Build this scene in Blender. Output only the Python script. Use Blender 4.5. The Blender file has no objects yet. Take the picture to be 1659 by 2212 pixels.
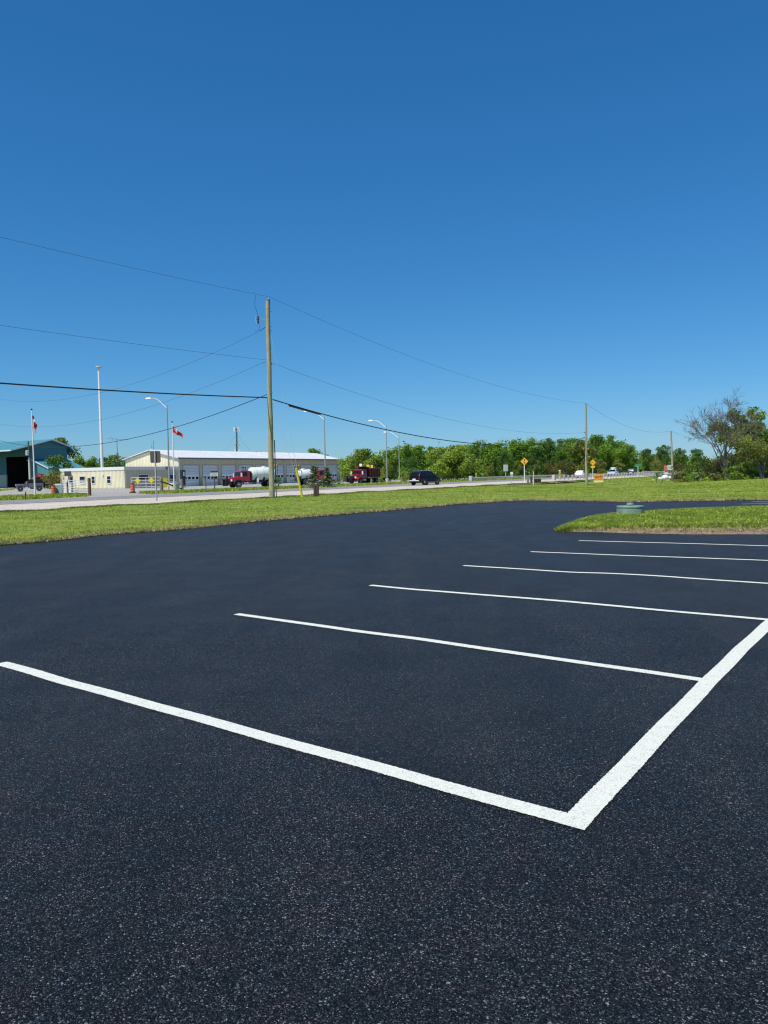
import bpy, math, random
import numpy as np
from mathutils import Vector, Matrix
R = math.radians
PI = math.pi
random.seed(7)
C = bpy.context.scene.collection
scene = bpy.context.scene

# ------------------------------------------------------------------ camera
EYE = 1.6
PITCH, ROLL = R(2.82), R(-1.09)
cam_d = bpy.data.cameras.new('camera')
cam = bpy.data.objects.new('camera', cam_d); C.objects.link(cam)
cam.location = (0, 0, EYE)
CM = Matrix.Rotation(PI/2 - PITCH, 3, 'X') @ Matrix.Rotation(ROLL, 3, 'Z')
cam.rotation_euler = CM.to_euler()
cam_d.sensor_fit = 'VERTICAL'; cam_d.sensor_height = 36.0
cam_d.lens = 36.0*1662/2212
cam_d.clip_start = 0.05; cam_d.clip_end = 9000
scene.camera = cam

# ------------------------------------------------------------------ light
SUN_EL, SUN_BACK = 58.0, 41.0       # sun is behind the camera, to the left
sdir = Vector((-math.sin(R(SUN_BACK))*math.cos(R(SUN_EL)), -math.cos(R(SUN_BACK))*math.cos(R(SUN_EL)), math.sin(R(SUN_EL))))
world = bpy.data.worlds.new('World'); scene.world = world; world.use_nodes = True
wn = world.node_tree; wn.nodes.clear()
wo = wn.nodes.new('ShaderNodeOutputWorld'); bg = wn.nodes.new('ShaderNodeBackground')
sky = wn.nodes.new('ShaderNodeTexSky'); sky.sky_type = 'NISHITA'; sky.sun_disc = False
sky.sun_elevation = R(SUN_EL); sky.sun_rotation = math.atan2(sdir.x, sdir.y)
sky.altitude = 200; sky.air_density = 1.0; sky.dust_density = 0.15; sky.ozone_density = 3.2
hs = wn.nodes.new('ShaderNodeHueSaturation'); hs.inputs['Saturation'].default_value = 1.12
wn.links.new(sky.outputs[0], hs.inputs['Color'])
sc_ = wn.nodes.new('ShaderNodeSeparateColor'); cc_ = wn.nodes.new('ShaderNodeCombineColor'); wn.links.new(hs.outputs[0], sc_.inputs[0])
for i_, (g_, a_) in enumerate(((1.114, .415), (.819, 1.22), (.77, 1.95))):     # phone-camera rendition of a deep blue sky
    pw = wn.nodes.new('ShaderNodeMath'); pw.operation = 'POWER'; pw.inputs[1].default_value = g_
    ml = wn.nodes.new('ShaderNodeMath'); ml.operation = 'MULTIPLY'; ml.inputs[1].default_value = a_
    wn.links.new(sc_.outputs[i_], pw.inputs[0]); wn.links.new(pw.outputs[0], ml.inputs[0]); wn.links.new(ml.outputs[0], cc_.inputs[i_])
wn.links.new(cc_.outputs[0], bg.inputs['Color'])
bg.inputs['Strength'].default_value = 0.0766
wn.links.new(bg.outputs[0], wo.inputs[0])
sl = bpy.data.lights.new('sun', 'SUN'); sl.energy = 4.6; sl.angle = R(0.53); sl.color = (1.0, 0.955, 0.88)
sun = bpy.data.objects.new('sun', sl); C.objects.link(sun)
sun.rotation_euler = sdir.to_track_quat('Z', 'Y').to_euler()
scene.view_settings.view_transform = 'Standard'; scene.view_settings.look = 'None'
scene.view_settings.exposure = 0.15; scene.view_settings.gamma = 1.0
scene.view_settings.use_curve_mapping = False
scene.cycles.filter_width = 1.2

# ------------------------------------------------------------------ pixel <-> world (photo is 1920 wide)
def ray(xs, ys):
    k = 1659/1920
    v = Vector(((xs*k-829.5)/1662, -(ys*k-1106)/1662, -1))
    return CM @ v
def G(xs, ys, z=0.0):
    d = ray(xs, ys); t = (z-EYE)/d.z
    return Vector((d.x*t, d.y*t, z))
def A(xs, ys, Y):
    d = ray(xs, ys); t = Y/d.y
    return Vector((d.x*t, Y, EYE+d.z*t))
def rx(xs, Y):                       # world x of a column at depth Y near the horizon
    return A(xs, 1180, Y).x
T_ = Vector((.527, .85, 0)).normalized()      # along the road, away
N_ = Vector((-.85, .527, 0)).normalized()     # across the road, to the far side
def SD(s, d, z=0.0):                 # road frame: s along, d across (0 at camera)
    return Vector((T_.x*s + N_.x*d, T_.y*s + N_.y*d, z))
ROADROT = math.atan2(T_.y, T_.x)
def sm(a, b, x):
    t = np.clip((x-a)/(b-a), 0, 1); return t*t*(3-2*t)
def hgt(x, y):                       # gentle shape of the grass land
    x = np.asarray(x, float); y = np.asarray(y, float)
    d = -.85*x + .527*y
    dip = -.70*np.exp(-(((x-29)/15)**2 + ((y-100)/26)**2))*(1-sm(30, 38.5, d))
    rise = .35*np.exp(-(((x-52)/16)**2 + ((y-88)/18)**2))
    und = .05*np.sin(x*.31+1)*np.sin(y*.21+.4)*sm(44, 60, y)*(1-sm(30, 38, d))
    return dip + rise + und

# ------------------------------------------------------------------ materials
def mat(name):
    m = bpy.data.materials.new(name); m.use_nodes = True
    nt = m.node_tree; p = nt.nodes['Principled BSDF']
    return m, nt, p
def noise(nt, scale, detail=4, rough=.6, coord='Object', vec=None):
    n = nt.nodes.new('ShaderNodeTexNoise'); n.inputs['Scale'].default_value = scale
    n.inputs['Detail'].default_value = detail; n.inputs['Roughness'].default_value = rough
    if vec is None:
        tc = nt.nodes.new('ShaderNodeTexCoord'); vec = tc.outputs[coord]
    nt.links.new(vec, n.inputs['Vector']); return n
def ramp(nt, src, stops):
    r = nt.nodes.new('ShaderNodeValToRGB'); e = r.color_ramp.elements
    while len(e) < len(stops): e.new(.5)
    for i, (p, c) in enumerate(stops):
        e[i].position = p; e[i].color = (*c, 1) if len(c) == 3 else c
    nt.links.new(src, r.inputs[0]); return r
def mix(nt, fac, a, b, mode='MIX'):
    m = nt.nodes.new('ShaderNodeMix'); m.data_type = 'RGBA'; m.blend_type = mode
    for s, v in ((0, fac), (6, a), (7, b)):
        if hasattr(v, 'links'): nt.links.new(v, m.inputs[s])
        elif s == 0: m.inputs[0].default_value = v
        else: m.inputs[s].default_value = (*v, 1)
    return m.outputs[2]
def bump(nt, p, h, strength=.3, dist=.01):
    b = nt.nodes.new('ShaderNodeBump'); b.inputs['Strength'].default_value = strength
    b.inputs['Distance'].default_value = dist
    nt.links.new(h, b.inputs['Height']); nt.links.new(b.outputs[0], p.inputs['Normal'])
_mc = {}
def paint(col, rough=.5, metal=0.0, var=.12, scale=3.0, spec=.5, coat=0.0):
    """a painted / plain surface with slight dirt"""
    key = (col, rough, metal, var, scale, spec, coat)
    if key in _mc: return _mc[key]
    m, nt, p = mat('surface')
    n = noise(nt, scale, 5, .65)
    c = ramp(nt, n.outputs[0], [(.3, tuple(v*(1-var) for v in col)), (.7, tuple(min(1, v*(1+var*.6)) for v in col))])
    nt.links.new(c.outputs[0], p.inputs['Base Color'])
    p.inputs['Roughness'].default_value = rough; p.inputs['Metallic'].default_value = metal
    p.inputs['Specular IOR Level'].default_value = spec
    p.inputs['Coat Weight'].default_value = coat
    _mc[key] = m; return m

# sealed asphalt: near black, coarse, each stone slightly glossy
def asphalt_mat():
    m, nt, p = mat('sealed_asphalt')
    tc = nt.nodes.new('ShaderNodeTexCoord'); P = tc.outputs['Object']
    v = nt.nodes.new('ShaderNodeTexVoronoi'); v.inputs['Scale'].default_value = 195; v.inputs['Randomness'].default_value = 1
    nt.links.new(P, v.inputs['Vector'])
    v2 = nt.nodes.new('ShaderNodeTexVoronoi'); v2.inputs['Scale'].default_value = 120
    nt.links.new(P, v2.inputs['Vector'])
    n1 = noise(nt, 330, 2, .6, vec=P); big = noise(nt, .55, 5, .6, vec=P)
    h = nt.nodes.new('ShaderNodeMath'); h.operation = 'MULTIPLY_ADD'
    nt.links.new(v.outputs['Distance'], h.inputs[0]); h.inputs[1].default_value = -1.0
    nt.links.new(n1.outputs[0], h.inputs[2])
    b = nt.nodes.new('ShaderNodeBump'); b.inputs['Strength'].default_value = 1.0; b.inputs['Distance'].default_value = .010
    nt.links.new(h.outputs[0], b.inputs['Height'])
    nt.links.new(b.outputs[0], p.inputs['Normal'])
    # one random shade per stone: most are tar black, a few pale, the palest painted as glints
    sp = nt.nodes.new('ShaderNodeSeparateColor'); nt.links.new(v.outputs['Color'], sp.inputs[0])
    k = .93
    st = ramp(nt, sp.outputs[0], [(0, (.0045*k, .0052*k, .0065*k)), (.42, (.014*k, .0158*k, .0185*k)), (.75, (.038*k, .0405*k, .044*k)), (.92, (.085*k, .094*k, .106*k)), (.975, (.20*k, .21*k, .225*k)), (1.0, (.36, .37, .38))])
    fn = ramp(nt, n1.outputs[0], [(.35, (.45, .45, .45)), (.65, (1.5, 1.5, 1.5))])
    col = mix(nt, 1.0, st.outputs[0], fn.outputs[0], 'MULTIPLY')
    wear = noise(nt, 1.3, 6, .7, vec=P)
    wr = ramp(nt, wear.outputs[0], [(.3, (.72, .74, .78)), (.72, (1.25, 1.22, 1.18))])
    col = mix(nt, 1.0, col, wr.outputs[0], 'MULTIPLY')
    hue = noise(nt, 4.5, 5, .65, vec=P)
    hr = ramp(nt, hue.outputs[0], [(.36, (.86, .99, 1.08)), (.5, (1, 1, 1)), (.64, (1.16, 1.0, 1.04))])
    col = mix(nt, 1.0, col, hr.outputs[0], 'MULTIPLY')
    ms_ = nt.nodes.new('ShaderNodeMapping'); ms_.inputs['Rotation'].default_value = (0, 0, .55); ms_.inputs['Scale'].default_value = (.9, .16, 1)
    nt.links.new(P, ms_.inputs[0]); sw = noise(nt, 1.6, 5, .6, vec=ms_.outputs[0])
    swr = ramp(nt, sw.outputs[0], [(.35, (.86, .88, .90)), (.65, (1.14, 1.13, 1.12))])
    col = mix(nt, 1.0, col, swr.outputs[0], 'MULTIPLY')
    bw = ramp(nt, big.outputs[0], [(.3, (.8, .8, .82)), (.7, (1.15, 1.15, 1.15))])
    col = mix(nt, 1.0, col, bw.outputs[0], 'MULTIPLY')
    # a few pale grit grains and sandy scuffs
    sp2 = nt.nodes.new('ShaderNodeSeparateColor'); nt.links.new(v2.outputs['Color'], sp2.inputs[0])
    gr = ramp(nt, sp2.outputs[1], [(.9984, (0, 0, 0)), (.9994, (1, 1, 1))])
    col = mix(nt, gr.outputs[0], col, (.40, .38, .34))
    sc = noise(nt, 2.3, 8, .75, vec=P)
    scr = ramp(nt, sc.outputs[0], [(.62, (0, 0, 0)), (.78, (.30, .30, .30))])
    col = mix(nt, scr.outputs[0], col, (.075, .066, .05))
    nt.links.new(col, p.inputs['Base Color'])
    rr = ramp(nt, big.outputs[0], [(.3, (.40, .40, .40)), (.7, (.52, .52, .52))])
    nt.links.new(rr.outputs[0], p.inputs['Roughness'])
    p.inputs['Specular IOR Level'].default_value = .11
    return m
M_ASPH = asphalt_mat()
def line_mat():
    m, nt, p = mat('line_paint')
    tc = nt.nodes.new('ShaderNodeTexCoord'); P = tc.outputs['Object']
    n = noise(nt, 150, 3, .7, vec=P); n2 = noise(nt, 14, 6, .75, vec=P)
    v = nt.nodes.new('ShaderNodeTexVoronoi'); v.inputs['Scale'].default_value = 190; nt.links.new(P, v.inputs['Vector'])
    sp = nt.nodes.new('ShaderNodeSeparateColor'); nt.links.new(v.outputs['Color'], sp.inputs[0])
    c = ramp(nt, n.outputs[0], [(.30, (.48, .49, .43)), (.44, (.64, .65, .575)), (.6, (.71, .72, .635))])
    pit = nt.nodes.new('ShaderNodeMath'); pit.operation = 'MULTIPLY'
    pr = ramp(nt, sp.outputs[0], [(.72, (0, 0, 0)), (.90, (1, 1, 1))]); ar = ramp(nt, n2.outputs[0], [(.40, (0, 0, 0)), (.62, (1, 1, 1))])
    nt.links.new(pr.outputs[0], pit.inputs[0]); nt.links.new(ar.outputs[0], pit.inputs[1])
    col = mix(nt, pit.outputs[0], c.outputs[0], (.30, .31, .30))
    nt.links.new(col, p.inputs['Base Color'])
    p.inputs['Roughness'].default_value = .8; p.inputs['Specular IOR Level'].default_value = .2
    bump(nt, p, n.outputs[0], .8, .004); return m
M_LINE = line_mat()
def blend_noise(name, cols, scale=.2, fine=25, rough=.9, bstr=.6, bd=.02):
    m, nt, p = mat(name)
    tc = nt.nodes.new('ShaderNodeTexCoord'); P = tc.outputs['Object']
    a = noise(nt, scale, 6, .65, vec=P); f = noise(nt, fine, 4, .7, vec=P)
    c = ramp(nt, a.outputs[0], [(.3, cols[0]), (.5, cols[1]), (.7, cols[2])])
    f2 = ramp(nt, f.outputs[0], [(.3, (.65, .65, .65)), (.7, (1.25, 1.25, 1.25))])
    nt.links.new(mix(nt, 1.0, c.outputs[0], f2.outputs[0], 'MULTIPLY'), p.inputs['Base Color'])
    p.inputs['Roughness'].default_value = rough; p.inputs['Specular IOR Level'].default_value = .2
    bump(nt, p, f.outputs[0], bstr, bd); return m
M_GROUND = blend_noise('field_ground', [(.06, .09, .02), (.09, .12, .03), (.12, .13, .045)], .05, 6)
M_SOIL = blend_noise('lawn_soil', [(.14, .20, .03), (.20, .255, .04), (.29, .29, .08)], .5, 12)
M_GRAVEL = blend_noise('gravel', [(.46, .40, .33), (.54, .475, .395), (.60, .54, .46)], .25, 5, bstr=.9, bd=.05)
M_YARD = blend_noise('yard_gravel', [(.31, .29, .26), (.36, .34, .30), (.41, .385, .345)], .06, 3)
M_ROAD = blend_noise('road_asphalt', [(.20, .20, .20), (.235, .235, .23), (.27, .265, .26)], .12, 7)
M_DIRT = blend_noise('bare_dirt', [(.16, .115, .07), (.24, .18, .115), (.33, .26, .18)], 3, 30, bstr=1, bd=.03)
M_THATCH = blend_noise('dry_thatch', [(.16, .16, .05), (.28, .24, .12), (.36, .30, .17)], 1.6, 20)

def leaf_mat(name, cols, trans=.35, scale=.15, rough=.6, streak=False):
    m = bpy.data.materials.new(name); m.use_nodes = True; nt = m.node_tree
    out = nt.nodes['Material Output']; p = nt.nodes['Principled BSDF']
    geo = nt.nodes.new('ShaderNodeNewGeometry')
    r = ramp(nt, geo.outputs['Random Per Island'], [(0, cols[0]), (.45, cols[1]), (.8, cols[2]), (1, cols[3])])
    n = noise(nt, scale, 4, .6, vec=geo.outputs['Position'])
    f = ramp(nt, n.outputs[0], [(.3, (.62, .68, .66)), (.7, (1.35, 1.28, 1.1))])
    c = mix(nt, 1.0, r.outputs[0], f.outputs[0], 'MULTIPLY')
    n3 = noise(nt, scale*5, 3, .6, vec=geo.outputs['Position'])
    f3 = ramp(nt, n3.outputs[0], [(.32, (.66, .70, .66)), (.68, (1.3, 1.25, 1.2))])
    c = mix(nt, 1.0, c, f3.outputs[0], 'MULTIPLY')
    if streak:
        mp = nt.nodes.new('ShaderNodeMapping'); mp.inputs['Scale'].default_value = (.045, .42, 1); mp.inputs['Rotation'].default_value = (0, 0, -.25)
        nt.links.new(geo.outputs['Position'], mp.inputs[0]); n4 = noise(nt, 1.0, 4, .6, vec=mp.outputs[0])
        f4 = ramp(nt, n4.outputs[0], [(.36, (.70, .80, .62)), (.64, (1.32, 1.16, 1.2))])
        c = mix(nt, 1.0, c, f4.outputs[0], 'MULTIPLY')
    nt.links.new(c, p.inputs['Base Color']); p.inputs['Roughness'].default_value = rough
    p.inputs['Specular IOR Level'].default_value = .25
    t = nt.nodes.new('ShaderNodeBsdfTranslucent'); nt.links.new(c, t.inputs[0])
    ms = nt.nodes.new('ShaderNodeMixShader'); ms.inputs[0].default_value = trans
    nt.links.new(p.outputs[0], ms.inputs[1]); nt.links.new(t.outputs[0], ms.inputs[2])
    nt.links.new(ms.outputs[0], out.inputs[0]); return m
L_GRASS = leaf_mat('grass_blade', [(.10, .18, .012), (.27, .39, .035), (.45, .53, .08), (.68, .70, .26)], .35, .55, streak=True)
L_ISL = leaf_mat('island_blade', [(.09, .17, .012), (.26, .38, .035), (.45, .53, .09), (.70, .70, .28)], .35, 1.6)
L_DRY = leaf_mat('dry_blade', [(.26, .22, .09), (.48, .42, .22), (.62, .55, .33), (.26, .30, .06)], .2, 1.2)
L_WEED = leaf_mat('weed_leaf', [(.05, .10, .014), (.09, .16, .024), (.15, .23, .035), (.22, .29, .06)], .3, .6)
L_MID = leaf_mat('leaves_mid_green', [(0.068, 0.145, 0.020), (0.143, 0.267, 0.033), (0.246, 0.416, 0.053), (0.375, 0.544, 0.085)], .42)
L_LIME = leaf_mat('leaves_yellow_green', [(0.135, 0.213, 0.030), (0.229, 0.335, 0.043), (0.347, 0.471, 0.075), (0.481, 0.588, 0.133)], .42)
L_SPRING = leaf_mat('leaves_spring_green', [(.12, .22, .02), (.20, .33, .03), (.28, .42, .05), (.38, .50, .09)], .45)
L_DARK = leaf_mat('leaves_dark_green', [(0.042, 0.099, 0.021), (0.082, 0.175, 0.031), (0.143, 0.264, 0.048), (0.223, 0.365, 0.072)], .42)
L_OLIVE = leaf_mat('leaves_olive', [(0.090, 0.117, 0.027), (0.169, 0.209, 0.045), (0.281, 0.316, 0.070), (0.396, 0.414, 0.118)], .42)
L_RUST = leaf_mat('leaves_rusty', [(0.091, 0.078, 0.026), (0.156, 0.117, 0.042), (0.182, 0.169, 0.052), (0.156, 0.208, 0.058)])
L_SPRUCE = leaf_mat('spruce_needles', [(0.053, 0.090, 0.038), (0.105, 0.154, 0.070), (0.195, 0.227, 0.111), (0.312, 0.312, 0.156)], .15)
M_BARK = paint((.16, .135, .11), .9, 0, .3, 6)
M_BAREBARK = paint((.135, .115, .10), .9, 0, .3, 6)
M_WHITE = paint((.78, .78, .76), .45)
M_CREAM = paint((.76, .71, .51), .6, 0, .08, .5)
M_CREAM_SHADE = paint((.62, .55, .39), .6, 0, .08, .5)  # darker copy of the cream, shade of the front walls put into the colour
M_FASCIA = paint((.72, .74, .73), .45)
M_ROOFW = paint((.64, .65, .66), .4, 0, .08, .4)
M_TEAL = paint((.05, .19, .22), .5, 0, .08, .3)
M_TEALR = paint((.07, .24, .28), .5, 0, .08, .3)
M_CONC = paint((.60, .55, .46), .85, 0, .2, 1.2)
M_DARK = paint((.012, .012, .014), .6)
M_BLACK = paint((.02, .02, .022), .5)
M_GLASS = paint((.010, .012, .015), .12, 0, .1, 3, .45)
M_STEEL = paint((.42, .44, .44), .5, .6, .15, 2)
M_GALV = paint((.50, .52, .52), .55, .3, .15, 2)
M_RED = paint((.36, .012, .010), .3, 0, .1, 2, .5, .6)
M_REDD = paint((.16, .02, .018), .45, 0, .3, 1.5)
M_YELLOW = paint((.80, .62, .03), .45)
M_SIGNY = paint((.85, .47, .012), .45, 0, .03)
M_ORANGE = paint((.72, .13, .02), .5)
M_TYRE = paint((.018, .018, .018), .85)
M_RIM = paint((.45, .45, .46), .35, .7)
M_SIGNBACK = paint((.075, .072, .065), .7)
M_BROWNPOST = paint((.075, .045, .035), .8, 0, .35, 4)
M_GREYPOST = paint((.24, .22, .19), .9, 0, .3, 4)

def wood_pole_mat():
    m, nt, p = mat('weathered_pole_wood')
    tc = nt.nodes.new('ShaderNodeTexCoord'); mp = nt.nodes.new('ShaderNodeMapping')
    mp.inputs['Scale'].default_value = (9, 9, .35); nt.links.new(tc.outputs['Object'], mp.inputs[0])
    n = noise(nt, 3.2, 6, .7, vec=mp.outputs[0])
    c = ramp(nt, n.outputs[0], [(.3, (.22, .20, .13)), (.5, (.36, .33, .22)), (.68, (.50, .47, .35))])
    n2 = noise(nt, 2.6, 6, .75, vec=tc.outputs['Object'])
    c2 = ramp(nt, n2.outputs[0], [(.28, (.55, .55, .45)), (.42, (.86, .87, .78)), (.7, (1.14, 1.10, 1.04))])
    nt.links.new(mix(nt, 1, c.outputs[0], c2.outputs[0], 'MULTIPLY'), p.inputs['Base Color'])
    p.inputs['Roughness'].default_value = .85; bump(nt, p, n.outputs[0], .6, .01); return m
M_POLE = wood_pole_mat()

# ------------------------------------------------------------------ mesh builder
class MB:
    def __init__(s): s.v = []; s.f = []; s.m = []; s.mats = []
    def mi(s, m):
        if m is None: return 0
        if m not in s.mats: s.mats.append(m)
        return s.mats.index(m)
    def add(s, vs, fs, m=None):
        b = len(s.v); s.v += [tuple(v) for v in vs]
        k = s.mi(m)
        for f in fs: s.f.append(tuple(i+b for i in f)); s.m.append(k)
        return s
    def box(s, x0, x1, y0, y1, z0, z1, m=None, bev=0):
        if bev:
            b = bev
            ring = lambda z, i: [(x0+i+b, y0+i, z), (x1-i-b, y0+i, z), (x1-i, y0+i+b, z), (x1-i, y1-i-b, z), (x1-i-b, y1-i, z), (x0+i+b, y1-i, z), (x0+i, y1-i-b, z), (x0+i, y0+i+b, z)]
            vs = ring(z0, 0) + ring(z1-b, 0) + ring(z1, b*.8)
            fs = [tuple(range(7, -1, -1)), tuple(range(16, 24))]
            for L in (0, 8):
                for i in range(8):
                    j = (i+1) % 8; fs.append((L+i, L+j, L+8+j, L+8+i))
            return s.add(vs, fs, m)
        vs = [(x0, y0, z0), (x1, y0, z0), (x1, y1, z0), (x0, y1, z0), (x0, y0, z1), (x1, y0, z1), (x1, y1, z1), (x0, y1, z1)]
        return s.add(vs, [(3, 2, 1, 0), (4, 5, 6, 7), (0, 1, 5, 4), (1, 2, 6, 5), (2, 3, 7, 6), (3, 0, 4, 7)], m)
    def tube(s, pts, r, n=8, m=None, cap=True):
        pts = [Vector(p) for p in pts]
        rs = r if isinstance(r, (list, tuple)) else [r]*len(pts)
        vs = []; fs = []
        for i, p in enumerate(pts):
            d = (pts[min(i+1, len(pts)-1)] - pts[max(i-1, 0)])
            d = d.normalized() if d.length > 1e-9 else Vector((0, 0, 1))
            u = d.cross(Vector((0, 0, 1)) if abs(d.z) < .9 else Vector((1, 0, 0))).normalized(); w = d.cross(u)
            for k in range(n):
                a = 2*PI*k/n; vs.append(p + (u*math.cos(a) + w*math.sin(a))*rs[i])
        for i in range(len(pts)-1):
            for k in range(n):
                k2 = (k+1) % n; fs.append((i*n+k, i*n+k2, (i+1)*n+k2, (i+1)*n+k))
        if cap:
            fs.append(tuple(range(n-1, -1, -1))); L = (len(pts)-1)*n; fs.append(tuple(range(L, L+n)))
        return s.add(vs, fs, m)
    def lathe(s, prof, n=24, m=None, c=(0, 0, 0), axis='z'):
        vs = []; fs = []
        for (r, z) in prof:
            for k in range(n):
                a = 2*PI*k/n; x, y = r*math.cos(a), r*math.sin(a)
                if axis == 'z': q = (c[0]+x, c[1]+y, c[2]+z)
                elif axis == 'y': q = (c[0]+x, c[1]+z, c[2]+y)
                else: q = (c[0]+z, c[1]+x, c[2]+y)
                vs.append(q)
        for i in range(len(prof)-1):
            for k in range(n):
                k2 = (k+1) % n; fs.append((i*n+k, i*n+k2, (i+1)*n+k2, (i+1)*n+k))
        fs.append(tuple(range(n-1, -1, -1))); L = (len(prof)-1)*n; fs.append(tuple(range(L, L+n)))
        return s.add(vs, fs, m)
    def prism(s, poly, axis, a0, a1, m=None):      # poly in the two other axes
        def q(p, a):
            return {'x': (a, p[0], p[1]), 'y': (p[0], a, p[1]), 'z': (p[0], p[1], a)}[axis]
        n = len(poly); vs = [q(p, a0) for p in poly] + [q(p, a1) for p in poly]
        fs = [tuple(range(n-1, -1, -1)), tuple(range(n, 2*n))] + [(i, (i+1) % n, n+(i+1) % n, n+i) for i in range(n)]
        return s.add(vs, fs, m)
    def ribs(s, p0, p1, z0, z1, nrm, pitch=.45, depth=.05, m=None, top=None):   # corrugated sheet
        p0 = Vector(p0); p1 = Vector(p1); d = p1-p0; L = d.length; d.normalize(); nrm = Vector(nrm)
        k = max(1, int(L/pitch)); st = L/k; pts = []
        for i in range(k):
            for a, o in ((0, 0), (.55, 0), (.65, 1), (.9, 1)): pts.append((st*(i+a), o*depth))
        pts.append((L, 0)); vs = []
        for a, o in pts:
            q = p0 + d*a + nrm*o; zt = top(a) if top else z1
            vs += [(q.x, q.y, z0), (q.x, q.y, zt)]
        fs = [(2*i, 2*i+2, 2*i+3, 2*i+1) for i in range(len(pts)-1)]
        return s.add(vs, fs, m)
    def build(s, name, m=None, parent=None, smooth=False):
        me = bpy.data.meshes.new(name)
        me.from_pydata(s.v, [], s.f); me.update()
        if s.mats and m is None:
            for x in s.mats: me.materials.append(x)
            me.polygons.foreach_set('material_index', s.m)
        else: me.materials.append(m)
        if smooth:
            me.polygons.foreach_set('use_smooth', [True]*len(me.polygons))
            try: me.set_sharp_from_angle(angle=R(40))
            except Exception: pass
        o = bpy.data.objects.new(name, me); C.objects.link(o)
        if parent: o.parent = parent
        return o
def npmesh(name, verts, nper, m, parent=None):
    """verts (N*nper,3): every nper verts are one face"""
    n = len(verts)//nper
    me = bpy.data.meshes.new(name)
    me.vertices.add(len(verts)); me.vertices.foreach_set('co', np.ascontiguousarray(verts, dtype=np.float32).ravel())
    me.loops.add(len(verts)); me.loops.foreach_set('vertex_index', np.arange(len(verts), dtype=np.int32))
    me.polygons.add(n); me.polygons.foreach_set('loop_start', np.arange(0, len(verts), nper, dtype=np.int32))
    try: me.polygons.foreach_set('loop_total', np.full(n, nper, dtype=np.int32))
    except Exception: pass
    me.update(calc_edges=True); me.materials.append(m)
    o = bpy.data.objects.new(name, me); C.objects.link(o)
    if parent: o.parent = parent
    return o
def tag(o, label=None, cat=None, group=None, kind=None):
    if label: o['label'] = label
    if cat: o['category'] = cat
    if group: o['group'] = group
    if kind: o['kind'] = kind
    return o
def thing(name, label, cat, loc=(0, 0, 0), rz=0.0, group=None):
    o = bpy.data.objects.new(name, None); C.objects.link(o); o.empty_display_size = .3
    o.location = loc; o.rotation_euler = (0, 0, rz)
    return tag(o, label, cat, group)
def dup(o, loc, rz, label, sc=1.0, parent=None):
    c = o.copy(); C.objects.link(c)
    if parent is None:
        c.location = loc; c.rotation_euler = (0, 0, rz); c.scale = (sc, sc, sc) if not hasattr(sc, '__len__') else sc
        c['label'] = label
    else: c.parent = parent
    for ch in list(o.children): dup(ch, None, None, None, parent=c)
    return c
def struct(name, mb, m=None, kind='structure'):
    o = mb.build(name, m) if isinstance(mb, MB) else mb
    return tag(o, kind=kind)

# ------------------------------------------------------------------ GROUND
def grid_sheet(name, xs, ys, zf, m):
    mb = MB(); X, Y = np.meshgrid(xs, ys); Z = zf(X, Y)
    vs = np.stack([X.ravel(), Y.ravel(), Z.ravel()], 1).tolist(); w = len(xs)
    fs = [(j*w+i, j*w+i+1, (j+1)*w+i+1, (j+1)*w+i) for j in range(len(ys)-1) for i in range(w-1)]
    mb.add(vs, fs); return struct(name, mb, m)
gx = np.concatenate([[-5000, -2500, -1200, -600, -300, -150], np.arange(-90, 130, 4), [150, 300, 600, 1200, 2500, 5000]])
gy = np.concatenate([[-3000, -800, -200, -60], np.arange(0, 200, 4), [220, 300, 500, 900, 1600, 3000, 7000]])
grid_sheet('ground', gx, gy, lambda x, y: hgt(x, y)-.14, M_GROUND)

# parking lot outline, from the photo
EDGE_PX = [(0, 1363.7), (130, 1353.6), (240, 1339.5), (360, 1331), (480, 1322), (565, 1312), (650, 1304), (760, 1294), (860, 1286), (960, 1278),
           (1050, 1270), (1130, 1262.5), (1215, 1257), (1300, 1251.5), (1380, 1252), (1440, 1252.8), (1560, 1256), (1640, 1254.5), (1780, 1252), (1920, 1250)]
E = [G(x, y) for x, y in EDGE_PX]
EL = [E[0] - T_*s for s in (70, 45, 25, 12)]
ER = [E[-1] + Vector((s, -s*.05, 0)) for s in (12, 30, 60)]
EDGE = EL + E + ER
def resample(pts, step):
    out = []
    for a, b in zip(pts[:-1], pts[1:]):
        n = max(1, int((b-a).length/step))
        for i in range(n): out.append(a.lerp(b, i/n))
    out.append(pts[-1]); return out
EDGEF = resample(EDGE, .35)
lot_poly = EDGEF + [Vector((75, -40, 0)), Vector((-60, -55, 0))]
def poly_sheet(name, pts, z, m, kind='structure'):
    from mathutils.geometry import tessellate_polygon
    vs = [(p.x, p.y, z) for p in pts]
    fs = tessellate_polygon([[Vector((p.x, p.y, 0)) for p in pts]])
    fs2 = []
    for f in fs:
        a, b, c = [Vector(vs[i]) for i in f]
        fs2.append(f if (b-a).cross(c-a).z > 0 else (f[0], f[2], f[1]))
    return struct(name, MB().add(vs, fs2), m, kind)
rng = random.Random(3)
jit = [p + Vector((rng.uniform(-.05, .05), rng.uniform(-.10, .10), 0)) for p in lot_poly]
poly_sheet('parking_lot', jit, 0.0, M_ASPH)

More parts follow.
